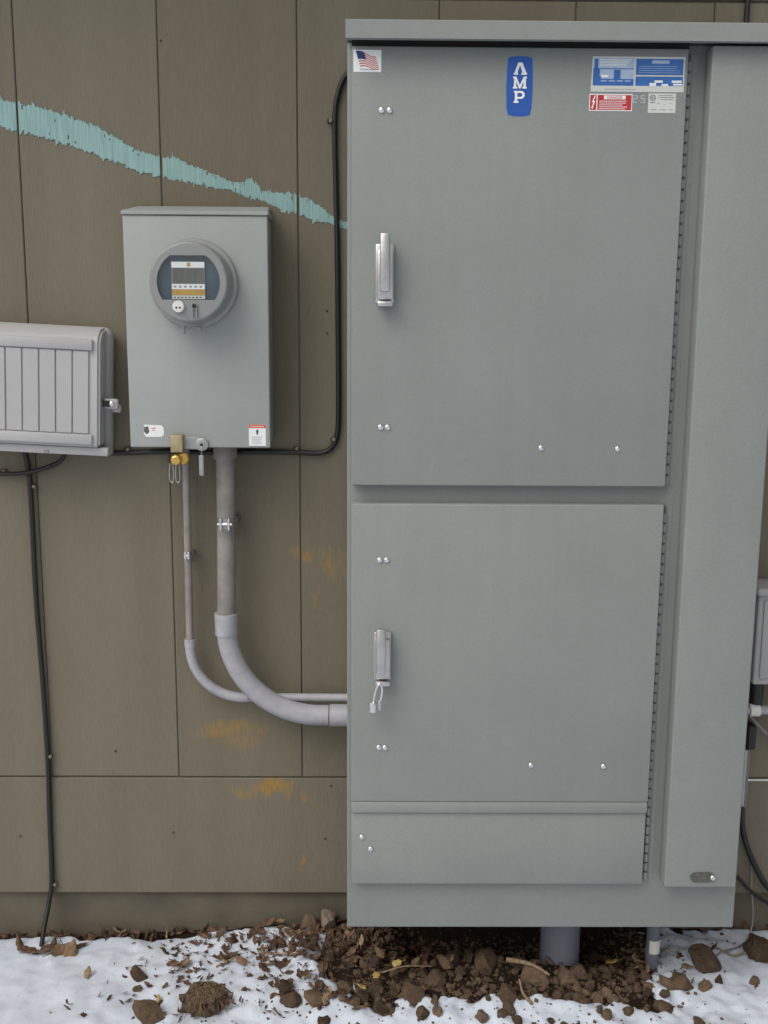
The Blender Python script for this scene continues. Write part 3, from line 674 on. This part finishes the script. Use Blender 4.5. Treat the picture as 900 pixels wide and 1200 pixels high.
def strap(parent, x, z, r, y, hgt):
    bm = nb(); n = 20
    cyl(bm, (x, y, z-hgt), (x, y, z+hgt), r+.0012, n=28)
    box(bm, x-r-.002, x+r+.002, y+.004, -.0036, z-hgt*.9, z+hgt*.9, .001, 1)
    obj('pipe_strap', bm, 'steel', parent, 40)
    bm = nb()
    for s in (-1, 1): box(bm, x+s*r*.42-.0028, x+s*r*.42+.0028, y-r-.0085, y-r*.75, z-hgt*1.25, z+hgt*1.25, .0012, 1)
    cyl(bm, (x-r*.75, y-r-.0045, z), (x+r*.75, y-r-.0045, z), .0032, n=8); obj('strap_screw', bm, 'chrome', parent, 35)
strap(cd1, X1-.001, 1.019, .0207, PY, .011)
QY = -.034
cd2 = thing('small_conduit', (-.40, QY, .6), 'thin grey pipe beside the thick one, passing behind its bend', 'pipe')
X2 = -.4125
bm = nb(); tube(bm, [(X2+.001, QY, 1.188), (X2, QY, .95), (X2-.001, QY, .72)], .0084, 18); obj('upright_pipe', bm, 'metalpipe', cd2, 40)
RE2, ZB2 = .118, .6085
bm = nb(); XE2 = X2-.001
arc = [(XE2, QY, .745), (XE2, QY, ZB2+RE2)]+[(XE2+RE2-RE2*math.cos(a), QY, ZB2+RE2-RE2*math.sin(a)) for a in [math.pi/2*i/16 for i in range(17)]]+[(XE2+RE2+.012, QY, ZB2)]
tube(bm, arc, .0112, 20); obj('elbow', bm, 'pvc', cd2, 40)
bm = nb(); cyl(bm, (XE2, QY, .728), (XE2, QY, .746), .0126, n=20); obj('coupling', bm, 'pvc', cd2, 40)
bm = nb(); tube(bm, [(XE2+RE2+.004, QY, ZB2), (-.0535, QY, ZB2)], .0094, 18); obj('level_pipe', bm, 'pvc', cd2, 40)
strap(cd2, X2, .941, .0084, QY, .007)

# pipes rising out of the ground under the cabinet
st = thing('conduit_stub', (.425, -.15, .0), 'wide blue-grey pipe stub rising from the dirt under the cabinet', 'pipe')
bm = nb(); cyl(bm, (.425, -.15, -.12), (.425, -.15, .1935), .0440, n=40); obj('pipe', bm, 'bluepipe', st, 40)
bm = nb(); cyl(bm, (.425, -.15, .150), (.425, -.15, .1925), .0480, n=40); obj('collar', bm, 'bluepipe', st, 40)
st = thing('ground_stub', (.636, -.15, .0), 'narrow pipe stub with white wrap under the cabinet corner', 'pipe')
bm = nb(); cyl(bm, (.636, -.15, -.10), (.636, -.15, .1935), .0150, n=24); obj('pipe', bm, 'bluepipe', st, 40)
bm = nb(); cyl(bm, (.637, -.15, .052), (.637, -.15, .0835), .0158, n=24); obj('wrap', bm, 'cream', st, 40)

# ------------------------------------------------------------------ telecom box at the edge of the picture
tb = thing('telecom_box', (-.71, -.05, 1.17), 'grey plastic utility box with ribbed cover and side latch', 'electrical box')
TX1 = -.5535
def tilt_bm(bm):
    c = Vector((TX1, 0, 1.165)); q_ = Matrix.Rotation(R(2.6), 4, 'Y')
    for v in bm.verts: v.co = c+q_@(v.co-c)
bm = nb(); box(bm, -.885, TX1-.019, -.048, -.0025, 1.1650, 1.4345, .020, 5); tilt_bm(bm); obj('base', bm, 'telecom', tb, 35)
bm = nb(); box(bm, -.885, TX1-.0115, -.095, -.047, 1.1650, 1.1830, .004, 2); tilt_bm(bm); obj('base_lip', bm, 'telecom', tb, 35)
bm = nb()                                                # cover: domed towards its top edge
sec = [(-.046, 1.1840), (-.100, 1.1840), (-.104, 1.1880), (-.104, 1.400), (-.098, 1.415), (-.080, 1.429), (-.046, 1.4345)]
xa, xb = -.875, -.5815
A = [bm.verts.new((xa, y, z)) for y, z in sec]; B = [bm.verts.new((xb, y, z)) for y, z in sec]
for i in range(len(sec)): bm.faces.new((A[i], A[(i+1) % len(sec)], B[(i+1) % len(sec)], B[i]))
bm.faces.new(A[::-1]); bm.faces.new(B); bmesh.ops.recalc_face_normals(bm, faces=bm.faces[:])
bmesh.ops.bevel(bm, geom=[e for e in bm.edges if abs(e.verts[0].co.x-e.verts[1].co.x) < .001], offset=.005, segments=3, affect='EDGES')
tilt_bm(bm); obj('cover', bm, 'telecom', tb, 30)
x = -.602; 
while x > -.865:
    bm = nb(); box(bm, x-.0335, x-.0012, -.1078, -.1035, 1.2125, 1.3850, .0012, 1); tilt_bm(bm); obj('rib', bm, 'telecom', tb, 35); x -= .0347
for z0, z1 in ((1.3860, 1.4085), (1.1895, 1.2115)):
    bm = nb(); box(bm, -.870, -.5950, -.1115, -.0900, z0, z1, .003, 2); tilt_bm(bm); obj('cover_band', bm, 'telecom', tb, 35)
bm = nb(); box(bm, -.578, -.547, -.0860, -.0800, 1.2650, 1.2880, .005, 3); box(bm, -.562, -.543, -.0780, -.0740, 1.258, 1.276, .004, 3); tilt_bm(bm); lt = obj('latch', bm, 'telecom', tb, 35)
bm = nb(); box(bm, -.579, -.564, -.0900, -.0862, 1.2700, 1.2830, .001, 1); tilt_bm(bm); obj('latch_slot', bm, 'dark', tb)
bm = nb(); dome(bm, -.5600, -.0862, 1.2765, .0065); tilt_bm(bm); obj('latch_screw', bm, 'chrome', tb, 50)
bm = nb(); box(bm, -.700, -.690, -.0975, -.0952, 1.1655, 1.1725, .001, 1); tilt_bm(bm); obj('drain_notch', bm, 'meterbody', tb)

# ------------------------------------------------------------------ cables on the wall
def clip(parent, x, z, y=-.006, r=.0045):
    bm = nb(); lathe_y(bm, x, z, [(y+.006, r*.9), (y-.006, r), (y-.0095, r*.8), (y-.0105, r*.3)], 12, 1)
    box(bm, x-.0075, x+.0035, y-.0075, y+.005, z-.0035, z+.0035, .001, 1, 0); obj('clip', bm, ['black', 'clipnail'], parent, 40)
CY = -.0075
c1 = thing('wall_cable', (-.08, CY, 1.16), 'black cable running down beside the cabinet and turning behind the meter box', 'cable')
bm = nb(); tube(bm, smooth_path([(-.02, CY, 1.978), (-.060, CY, 1.957), (-.079, CY, 1.920), (-.0865, CY, 1.867), (-.0850, CY, 1.75), (-.0815, CY, 1.589), (-.0800, CY, 1.40), (-.0795, CY, 1.262), (-.0830, CY, 1.205), (-.0960, CY, 1.177), (-.122, CY, 1.1655), (-.177, CY, 1.167), (-.27, CY, 1.1675), (-.355, CY, 1.1655), (-.46, CY, 1.167), (-.571, CY, 1.163), (-.62, CY, 1.165)]), .0056, 12)
obj('jacket', bm, 'black', c1, 60)
for x, z in ((-.0945, 1.863), (-.0895, 1.196), (-.171, 1.1755), (-.543, 1.172)): clip(c1, x, z)
c2 = thing('drop_cable', (-.79, -.012, 0), 'black cable hanging from the ribbed box down into the snow', 'cable')
CY2 = -.0105
bm = nb(); tube(bm, smooth_path([(-.768, -.03, 1.185), (-.766, CY2, 1.145), (-.7615, CY2, 1.069), (-.762, CY2, .835), (-.757, CY2, .634), (-.7550, CY2, .448), (-.758, CY2, .299), (-.7605, CY2-.001, .147), (-.767, -.018, .095), (-.7725, -.044, .045), (-.7755, -.068, -.002), (-.776, -.078, -.03)]), .0056, 12)
obj('jacket', bm, 'black', c2, 60)
for x, z in ((-.7525, 1.088), (-.7480, .455), (-.7530, .133)): clip(c2, x, z)
c3 = thing('side_cable', (-.76, CY, 1.12), 'short black cable curving out beneath the ribbed box', 'cable')
bm = nb(); tube(bm, smooth_path([(-.675, -.02, 1.172), (-.690, -.019, 1.146), (-.723, -.0185, 1.131), (-.770, -.0185, 1.119), (-.827, -.0175, 1.117), (-.93, CY, 1.119), (-1.10, CY, 1.125)]), .0050, 12)
obj('jacket', bm, 'black', c3, 60); clip(c3, -.817, 1.1225)
c4 = thing('eave_cable', (.764, -.008, 2.0), 'black cable coming down the wall above the cabinet hood', 'cable')
bm = nb(); tube(bm, smooth_path([(.762, -.012, 2.70), (.763, -.012, 2.25), (.7640, -.008, 2.095), (.762, -.008, 1.96), (.745, -.008, 1.85)]), .0055, 12); obj('jacket', bm, 'black', c4, 60)
bm = nb(); box(bm, .755, .774, -.0155, -.0062, 2.140, 2.149, .002, 1); obj('clip', bm, 'black', c4)

# ------------------------------------------------------------------ things beyond the cabinet's far edge
rb = thing('wall_box', (.94, -.04, .66), 'pale grey box on the wall, half hidden beyond the cabinet', 'electrical box')
bm = nb(); box(bm, .846, 1.06, -.085, -.0015, .660, .868, .005, 3); obj('box_body', bm, 'telecom', rb, 35)
bm = nb(); box(bm, .838, 1.07, -.098, -.0015, .866, .884, .006, 3); obj('lid', bm, 'telecom', rb, 35)
bm = nb(); box(bm, .858, 1.05, -.0895, -.0840, .675, .855, .003, 2); obj('cover', bm, 'telecom', rb, 35)
bm = nb(); cyl(bm, (.872, -.04, .60), (.872, -.04, .662), .016, n=20); obj('boot', bm, 'black', rb, 40)
hp = thing('cross_conduit', (.95, -.05, .59), 'short pale horizontal pipe with collar beneath the half hidden box', 'pipe')
bm = nb(); tube(bm, [(.765, -.05, .588), (1.25, -.05, .588)], .0105, 18); obj('pipe', bm, 'pvc', hp, 40)
bm = nb(); cyl(bm, (.856, -.05, .588), (.878, -.05, .588), .0145, n=20); obj('collar', bm, 'cream', hp, 40)
gc = thing('grey_cable', (.9, -.03, .55), 'thin grey cable sagging below the pale horizontal pipe', 'cable')
bm = nb(); tube(bm, smooth_path([(.80, -.03, .612), (.854, -.03, .577), (.886, -.03, .545), (.915, -.03, .520), (.98, -.03, .50), (1.1, -.02, .50)]), .0040, 10); obj('jacket', bm, 'metalpipe', gc, 60)
cs = thing('cable_sleeve', (.862, -.03, .33), 'grey sleeve bundling cables on the wall beside the cabinet', 'cable sleeve')
bm = nb(); box(bm, .853, .866, -.036, -.0045, .345, .485, .003, 2); obj('sleeve', bm, 'pvc', cs, 35)
bm = nb(); box(bm, .8675, .8735, -.030, -.0045, .340, .490, .002, 1); obj('edge_strip', bm, 'metalpipe', cs, 35)
bm = nb(); box(bm, .861, .882, -.040, -.0045, .486, .545, .006, 3); obj('boot', bm, 'black', cs, 35)
bc = thing('bundle_cable', (.88, -.02, .10), 'thick black cable curving away from the grey sleeve', 'cable')
bm = nb(); tube(bm, smooth_path([(.866, -.022, .345), (.868, -.022, .31), (.8735, -.022, .275), (.888, -.022, .23), (.912, -.022, .180), (.945, -.022, .130), (1.02, -.022, .07), (1.1, -.03, .03)]), .0066, 12); obj('jacket', bm, 'black', bc, 60)
lc = thing('low_cable', (.87, -.02, .10), 'black cable slanting low behind the cabinet foot', 'cable')
bm = nb(); tube(bm, smooth_path([(.77, -.02, .225), (.83, -.02, .185), (.868, -.02, .158), (.905, -.02, .120), (.945, -.02, .092), (1.02, -.03, .06), (1.1, -.03, .04)]), .0042, 10); obj('jacket', bm, 'black', lc, 60)
tw = thing('loose_wire', (.87, -.06, .01), 'thin grey wire looping from the wall down onto the snow', 'wire')
bm = nb(); tube(bm, smooth_path([(.902, -.012, .21), (.905, -.016, .13), (.908, -.030, .07), (.895, -.050, .030), (.862, -.080, top_h(.862, -.08)+.004), (.800, -.120, top_h(.80, -.12)+.003), (.745, -.19, top_h(.745, -.19)+.002)]), .0020, 8); obj('strand', bm, 'metalpipe', tw, 60)

# ------------------------------------------------------------------ loose things on the ground
def clod_mesh(seed, sub=2, rough=.34, name='clod', mat='clod'):
    r = random.Random(seed); bm = nb(); bmesh.ops.create_icosphere(bm, subdivisions=sub, radius=1)
    o = Vector((r.uniform(-50, 50), r.uniform(-50, 50), r.uniform(-50, 50))); sc = Vector((r.uniform(.8, 1.2), r.uniform(.75, 1.1), r.uniform(.6, .9)))
    for v in bm.verts:
        d = 1+rough*noise.noise(v.co*1.1+o)+rough*.7*noise.noise(v.co*2.3+o)+.45*rough*noise.noise(v.co*4.6+o)+.3*rough*noise.noise(v.co*9+o)
        v.co = Vector((v.co.x*sc.x, v.co.y*sc.y, v.co.z*sc.z))*d
    for _ in range(9):                                    # broken facets
        nrm = Vector((r.gauss(0, 1), r.gauss(0, 1), r.gauss(0, 1))).normalized(); h = r.uniform(.48, .74)
        for v in bm.verts:
            k = v.co.dot(nrm)-h
            if k > 0: v.co -= nrm*k*.95
    me = bpy.data.meshes.new(name); bm.to_mesh(me); bm.free(); me.materials.append(M[mat])
    for p in me.polygons: p.use_smooth = False
    return me
clods = [clod_mesh(100+i, 3 if i < 6 else 2, .42) for i in range(18)]
def put_clod(x, y, s, label, group, me=None, name='dirt_clod', cat='dirt clod', sink=.44, tone=None):
    o = bpy.data.objects.new(name, me or rnd.choice(clods)); link(o)
    o.location = (x, y, top_h(x, y)+s*(.62-sink)); o.scale = (s*rnd.uniform(.85, 1.15), s*rnd.uniform(.85, 1.15), s*rnd.uniform(.8, 1.0))
    o.rotation_euler = (rnd.uniform(-.5, .5), rnd.uniform(-.5, .5), rnd.uniform(0, 6.28))
    t = tone or rnd.choice((.62, .8, 1.0, 1.0, 1.2, 1.4)); o.color = (t, t*rnd.uniform(.95, 1.0), t*rnd.uniform(.88, 1.0), 1)
    return tag(o, label, cat, group)
# the ones that stand out
put_clod(.757, -.160, .047, 'largest round brown clod lying alone on the snow under the cabinet corner', None, clod_mesh(5, 3, .34), tone=1.05)
put_clod(.678, -.240, .033, 'knobbly brown clod on the snow in front of the largest round clod', None, clod_mesh(8, 3, .5), tone=1.05)
put_clod(.646, -.245, .025, 'brown clod pressed against the knobbly one towards the narrow pipe stub', None)
put_clod(.630, -.275, .016, 'small dark clod just in front of the knobbly brown clod', None)
put_clod(.731, -.240, .018, 'small brown clod alone beside the knobbly clod, below the largest one', None)
put_clod(.900, -.110, .040, 'dark brown clod at the picture edge beside a twig', None, clod_mesh(21, 3, .3), tone=.7)
put_clod(.766, -.222, .014, 'small dark clod on the snow in front of the largest round clod', None)
put_clod(.850, -.210, .014, 'small dark clod on the snow near the picture edge', None)
put_clod(-.106, -.034, .029, 'pale tan stone propped against the foundation beside the cabinet', None, clod_mesh(33, 3, .25, 'stone', 'palestone'), 'stone', 'stone', sink=-.45)
put_clod(-.150, -.050, .034, 'brown clod by the foundation next to the pale tan stone', None, clod_mesh(35, 3, .3))
put_clod(-.470, -.318, .034, 'flat grey-brown clod at the lower edge of the snow', None, clod_mesh(41, 3, .25), tone=1.05)
put_clod(-.520, -.188, .024, 'smooth dark grey stone lying alone on the open snow', None, clod_mesh(43, 3, .2), 'stone', 'stone', tone=.75)
put_clod(-.512, -.232, .012, 'little dark stone just in front of the smooth dark grey one', None, None, 'stone', 'stone')
put_clod(-.492, -.288, .016, 'brown clod beside a yellow scrap on the open snow', None)
put_clod(-.170, -.300, .030, 'brown clod on snow beneath the pale leaf near the cabinet edge', None, clod_mesh(47, 3, .3))
put_clod(.088, -.290, .034, 'big brown clod jutting forward at the heap front below the latches', None, clod_mesh(51, 3, .3), tone=1.05)
put_clod(.285, -.308, .026, 'brown clod on the snow just ahead of the heap, below the cabinet middle', None, clod_mesh(52, 3, .4))
put_clod(.250, -.205, .042, 'largest brown clod within the heap, below the cabinet middle', None, clod_mesh(53, 3, .35), tone=1.05)
put_clod(.352, -.235, .032, 'large pale brown clod in front of the wide pipe stub', None, clod_mesh(54, 3, .35), tone=1.4)
def where(x):
    return 'past the cabinet edge' if x < -.05 else 'below the latches' if x < .13 else 'below the cabinet middle' if x < .33 else 'by the wide pipe stub' if x < .53 else 'by the narrow pipe stub'
cnt = 0; tries = 0; placed = []
while cnt < 285 and tries < 12000:
    tries += 1
    x = rnd.uniform(-.22, .70); y = -.02-rnd.random()**.62*.36
    bare = soil_h(x, y)-snow_h(x, y)
    if bare < -.004 and rnd.random() < .92: continue
    if math.hypot(x-.425, y+.15) < .062 or math.hypot(x-.636, y+.15) < .035: continue
    s = min(.029, .007+rnd.expovariate(1/(.0075 if y < -.20 else .0055)))
    if any(math.hypot(x-a, y-b) < (s+c)*.58 for a, b, c in placed): continue
    placed.append((x, y, s)); cnt += 1
    size = 'big' if s > .021 else 'middling' if s > .014 else 'small'
    row = 'on the snow' if bare < 0 else 'at the heap front' if y < -.22 else 'in the dark heap'
    o = put_clod(x, y, s, None, None)
    tone = 'dark' if o.color[0] < .9 else 'brown' if o.color[0] < 1.1 else 'pale'
    tag(o, '%s %s dirt clod %s %s' % (size, tone, row, where(x)), 'dirt clod', '%s %s clods %s %s' % (size, tone, row, where(x)))

# leaves
def leaf_mesh(seed, kind):
    r = random.Random(seed); bm = nb(); L, W = 1.0, r.uniform(.38, .7); curl = r.uniform(.1, .75); fold = r.uniform(-.2, .6); n = 6
    rows = []
    for i in range(n+1):
        u = i/n; wd = W*math.sin(math.pi*(u*.92+.04))**.8*.5*(1+r.uniform(-.45, .3)); x = (u-.5)*L
        z = curl*(u-.5)**2*1.3+r.uniform(-.03, .03)
        rows.append([Vector((x, -wd, z+abs(fold)*wd)), Vector((x, r.uniform(-.03, .03), z)), Vector((x, wd, z+fold*wd+r.uniform(-.05, .08)))])
    V = [[bm.verts.new(p) for p in row] for row in rows]
    for a, b in zip(V, V[1:]):
        for k in (0, 1): bm.faces.new((a[k], a[k+1], b[k+1], b[k]))
    st0 = V[0][1].co; w_ = .018
    s = [bm.verts.new(p) for p in (st0+Vector((0, -w_, 0)), st0+Vector((0, w_, 0)), st0+Vector((-.38, w_*.6, .10)), st0+Vector((-.38, -w_*.6, .10)))]; bm.faces.new(s)
    e = bmesh.ops.extrude_face_region(bm, geom=bm.faces[:])
    for v in [g for g in e['geom'] if isinstance(g, bmesh.types.BMVert)]: v.co.z += .022
    bmesh.ops.recalc_face_normals(bm, faces=bm.faces[:])
    me = bpy.data.meshes.new('leaf'); bm.to_mesh(me); bm.free(); me.materials.append(M[kind])
    for p in me.polygons: p.use_smooth = True
    return me
leaves = [leaf_mesh(i, 'leaf') for i in range(12)]; yl = [leaf_mesh(50+i, 'yleaf') for i in range(3)]
litter = []
def litter_leaf(x, y, s, dz=.004, tilt=.5):
    litter.append((rnd.choice(leaves), Matrix.Translation((x, y, top_h(x, y)+dz)) @ Matrix.Rotation(rnd.uniform(0, 6.28), 4, 'Z') @ Matrix.Rotation(rnd.gauss(0, tilt), 4, 'X') @ Matrix.Rotation(rnd.gauss(0, tilt), 4, 'Y') @ Matrix.Diagonal((s, s*rnd.uniform(.6, 1.3), s, 1))))
def put_leaf(x, y, s, label, group, me=None, dz=.004, tilt=.45):
    o = bpy.data.objects.new('leaf', me or rnd.choice(leaves)); link(o); o.location = (x, y, top_h(x, y)+dz)
    o.rotation_euler = (rnd.gauss(0, tilt), rnd.gauss(0, tilt), rnd.uniform(0, 6.28)); o.scale = (s, s*rnd.uniform(.6, 1.3), s*rnd.uniform(.7, 1.2))
    t = min(1, max(0, rnd.gauss(.54, .28))); o.color = (1, 1, 1, t)
    if group:
        look = ('large ' if s > .038 else 'small ' if s < .024 else '')+('dark' if t < .38 else 'pale' if t > .68 else 'mid-brown')
        label = label.replace('brown', look, 1); group = look+' '+group
    return tag(o, label, 'leaf', group)
# (a) drift against the foundation
for i in range(125):
    x = rnd.uniform(-.92, -.08) if i < 116 else rnd.uniform(.78, .98)
    y = rnd.uniform(-.028, .004) if i < 116 else rnd.uniform(-.01, .005)
    near = i < 116
    if i < 50: litter_leaf(x, y, rnd.uniform(.014, .030), rnd.uniform(.002, .010), .7); continue
    put_leaf(x, y, rnd.uniform(.016, .038), 'dry brown leaf in the drift along the foundation' if near else 'dry brown leaf by the foundation beyond the cabinet', 'leaves drifted against the foundation' if near else 'leaves by the foundation beyond the cabinet', dz=rnd.uniform(.003, .014), tilt=.7)
# (b) scattered on the snow, thicker towards the cabinet
k = 0
while k < 240:
    x = rnd.uniform(-.66, -.02); y = rnd.uniform(-.34, -.035)
    if rnd.random() > .06+.94*sstep(-.68, -.10, x): continue
    if fbm(x*6, y*6, 31) < -.05: continue
    near = x > -.22
    if rnd.random() < .40: litter_leaf(x, y, rnd.uniform(.010, .022)); k += 1; continue
    put_leaf(x, y, .011+.030*rnd.random()**1.6, 'dry brown leaf scattered on the snow close to the cabinet' if near else 'dry brown leaf scattered on the open snow', 'leaves on the snow close to the cabinet' if near else 'leaves on the open snow'); k += 1
# (c) in the dirt
for i in range(56):
    x = rnd.uniform(-.16, .66) if i < 32 else rnd.uniform(-.2, .10); y = rnd.uniform(-.30, -.06)
    put_leaf(x, y, rnd.uniform(.016, .036), 'dry brown leaf caught among the dirt clods', 'leaves caught among the dirt clods', dz=rnd.uniform(.008, .022))
for i in range(12):
    x = rnd.uniform(.66, .95); y = rnd.uniform(-.30, -.06)
    put_leaf(x, y, rnd.uniform(.012, .028), 'brown leaf scrap on the snow below the cabinet corner', 'leaf scraps below the cabinet corner')
for x, y, s, t in [(.010, -.262, .026, 'yellow leaf among the clods near the cabinet edge, nearer the pipe'), (-.022, -.300, .022, 'yellow leaf lowest in front of the dirt heap'), (.545, -.155, .030, 'yellow upright leaf between the two pipe stubs'),
                   (-.455, -.280, .020, 'yellow leaf scrap on the open snow'), (-.140, -.238, .034, 'yellow-tipped pale leaf on snow near the cabinet edge'), (.055, -.235, .022, 'pale yellow leaf deeper among the clods'), (.672, -.16, .016, 'tiny yellow leaf on snow behind the narrow pipe stub')]:
    put_leaf(x, y, s, t, None, rnd.choice(yl), dz=.034 if x > -.05 else .006, tilt=.35)
for i in range(70): litter_leaf(rnd.uniform(-.46, -.12), rnd.uniform(-.30, -.05), rnd.uniform(.008, .020))
for i in range(26): litter_leaf(-.352+rnd.gauss(.015, .034), -.292+rnd.gauss(-.01, .026), rnd.uniform(.012, .030), rnd.uniform(.010, .030), .7)
for i in range(45): litter_leaf(rnd.uniform(-.60, -.34), rnd.uniform(-.28, -.06), rnd.uniform(.007, .017))
for i in range(160): litter_leaf(rnd.uniform(-.24, .12), rnd.uniform(-.31, -.03), rnd.uniform(.010, .024), rnd.uniform(.004, .016), .6)
# cluster round the foot of the hanging cable
for i, (x, y, s) in enumerate([(-.822, -.070, .055), (-.795, -.084, .050), (-.762, -.088, .060), (-.728, -.082, .060), (-.700, -.084, .052), (-.690, -.062, .042), (-.715, -.066, .04), (-.745, -.075, .045)]):
    put_leaf(x, y, s, 'curled brown leaf gathered at the foot of the hanging cable', 'leaves at the foot of the hanging cable', tilt=.3)
def twig(pts, r, label):
    bm = nb(); P = smooth_path([(x, y, top_h(x, y)+z) for x, y, z in pts], 5); n = len(P)
    tube(bm, P, [r*(1-.6*i/n) for i in range(n)], 7); o = obj('twig', bm, 'leaf', None, 60); tag(o, label, 'twig', None)
twig([(.90, -.118, .008), (.865, -.112, .006), (.83, -.118, .004), (.80, -.100, .004)], .0034, 'dark bent twig on the snow beside the dark clod')
twig([(.335, -.330, .004), (.322, -.295, .012), (.318, -.262, .022)], .0042, 'brown stick poking out at the front of the dirt heap')
twig([(.295, -.22, .03), (.345, -.235, .034), (.385, -.252, .022)], .0060, 'thick brown stick lying over the clods before the wide pipe stub')
twig([(-.35, -.17, .004), (-.30, -.155, .009), (-.262, -.180, .004)], .0026, 'thin curved twig among leaves on the open snow')
twig([(-.24, -.140, .004), (-.18, -.165, .010), (-.145, -.150, .006)], .0024, 'thin brown twig among leaves near the cabinet edge')
twig([(.02, -.25, .03), (.07, -.245, .034), (.13, -.238, .03)], .0018, 'pale straw lying across the clods under the cabinet')
# matted clump of dead grass at the lower edge
gcx, gcy = -.352, -.292
gt = thing('grass_clump', (gcx, gcy, top_h(gcx, gcy)), 'matted clump of dry ochre grass at the lower edge of the snow', 'grass clump')
bm = nb(); bmesh.ops.create_icosphere(bm, subdivisions=3, radius=1)
for v in bm.verts:
    d = 1+.6*noise.noise(v.co*1.7)+.45*noise.noise(v.co*4.1)+.2*noise.noise(v.co*9); v.co = Vector((gcx+v.co.x*.046*d, gcy+v.co.y*.042*d, top_h(gcx, gcy)+.008+v.co.z*.024*d))
obj('root_ball', bm, 'clod', gt)
bm = nb()
for i in range(190):
    a = rnd.uniform(0, 6.28); d = rnd.uniform(0, .044); x, y = gcx+math.cos(a)*d, gcy+math.sin(a)*d*.9
    z = top_h(gcx, gcy)+.008+.025*math.sqrt(max(0, 1-(d/.046)**2)); L = rnd.uniform(.012, .042); ang = rnd.gauss(-1.35, .55)
    p = Vector((x, y+.010, z)); dr = Vector((math.cos(ang), math.sin(ang), 0)); pts = [p]
    for j in (1, 2, 3):
        qx = p+dr*L*j/3+Vector((rnd.gauss(0, .0018), rnd.gauss(0, .0018), 0)); rr = math.hypot(qx.x-gcx, qx.y-gcy)
        qx.z = top_h(gcx, gcy)+.007+.025*math.sqrt(max(0, 1-(rr/.048)**2))+rnd.uniform(-.002, .006); pts.append(qx)
    tube(bm, pts, [.0013, .0012, .0009, .0004], 4)
obj('dead_blades', bm, 'straw', gt, 60)

# crumbs of soil and leaf shreds too small to count
def chips(name, n, pick, size, mat, label, cat):
    V, F = [], []
    for _ in range(n):
        x, y = pick(); s = size(); z = top_h(x, y)+s*.3; b = len(V)
        q_ = Matrix.Rotation(rnd.uniform(0, 6.28), 3, 'Z') @ Matrix.Rotation(rnd.uniform(-.8, .8), 3, 'X')
        for p in ((1, 0, 0), (-1, 0, 0), (0, 1, 0), (0, -1, 0), (0, 0, .8), (0, 0, -.8)):
            V.append(tuple(Vector((x, y, z))+q_@(Vector(p)*s*rnd.uniform(.6, 1.2))))
        for f in ((0, 2, 4), (2, 1, 4), (1, 3, 4), (3, 0, 4), (2, 0, 5), (1, 2, 5), (3, 1, 5), (0, 3, 5)): F.append(tuple(b+i for i in f))
    me = bpy.data.meshes.new(name); me.from_pydata(V, [], F); me.materials.append(M[mat])
    return tag(link(bpy.data.objects.new(name, me)), label, cat, kind='stuff')
def pick_soil():
    while True:
        x, y = rnd.uniform(-.30, .72), rnd.uniform(-.38, .0)
        b = soil_h(x, y)-snow_h(x, y)
        if b > 0 or rnd.random() < .10*sstep(-.03, 0, b): return x, y
def pick_snow():
    while True:
        x, y = rnd.uniform(-.8, .95), rnd.uniform(-.40, -.02)
        if rnd.random() < .02+.98*sstep(-.65, -.10, x)*(1-sstep(.5, .95, x)*.9): return x, y
chips('soil_crumbs', 2600, pick_soil, lambda: min(.009, .002+rnd.expovariate(1/.0018)), 'clod', 'loose brown soil crumbs under the cabinet', 'soil')
chips('leaf_shreds', 650, pick_snow, lambda: min(.008, .0016+rnd.expovariate(1/.0018)), 'leaf', 'tiny brown leaf shreds sprinkled over the snow', 'leaf litter')
V, F = [], []
for me, mw in litter:
    b = len(V); V += [tuple(mw @ v.co) for v in me.vertices]; F += [tuple(b+i for i in p.vertices) for p in me.polygons]
me = bpy.data.meshes.new('leaf_litter'); me.from_pydata(V, [], F); me.materials.append(M['leaf'])
tag(link(bpy.data.objects.new('leaf_litter', me)), 'fine brown leaf litter mixed along the foundation and heap', 'leaf litter', kind='stuff').color = (1, 1, 1, .42)
bpy.data.objects['leaf_shreds'].color = (1, 1, 1, .45)
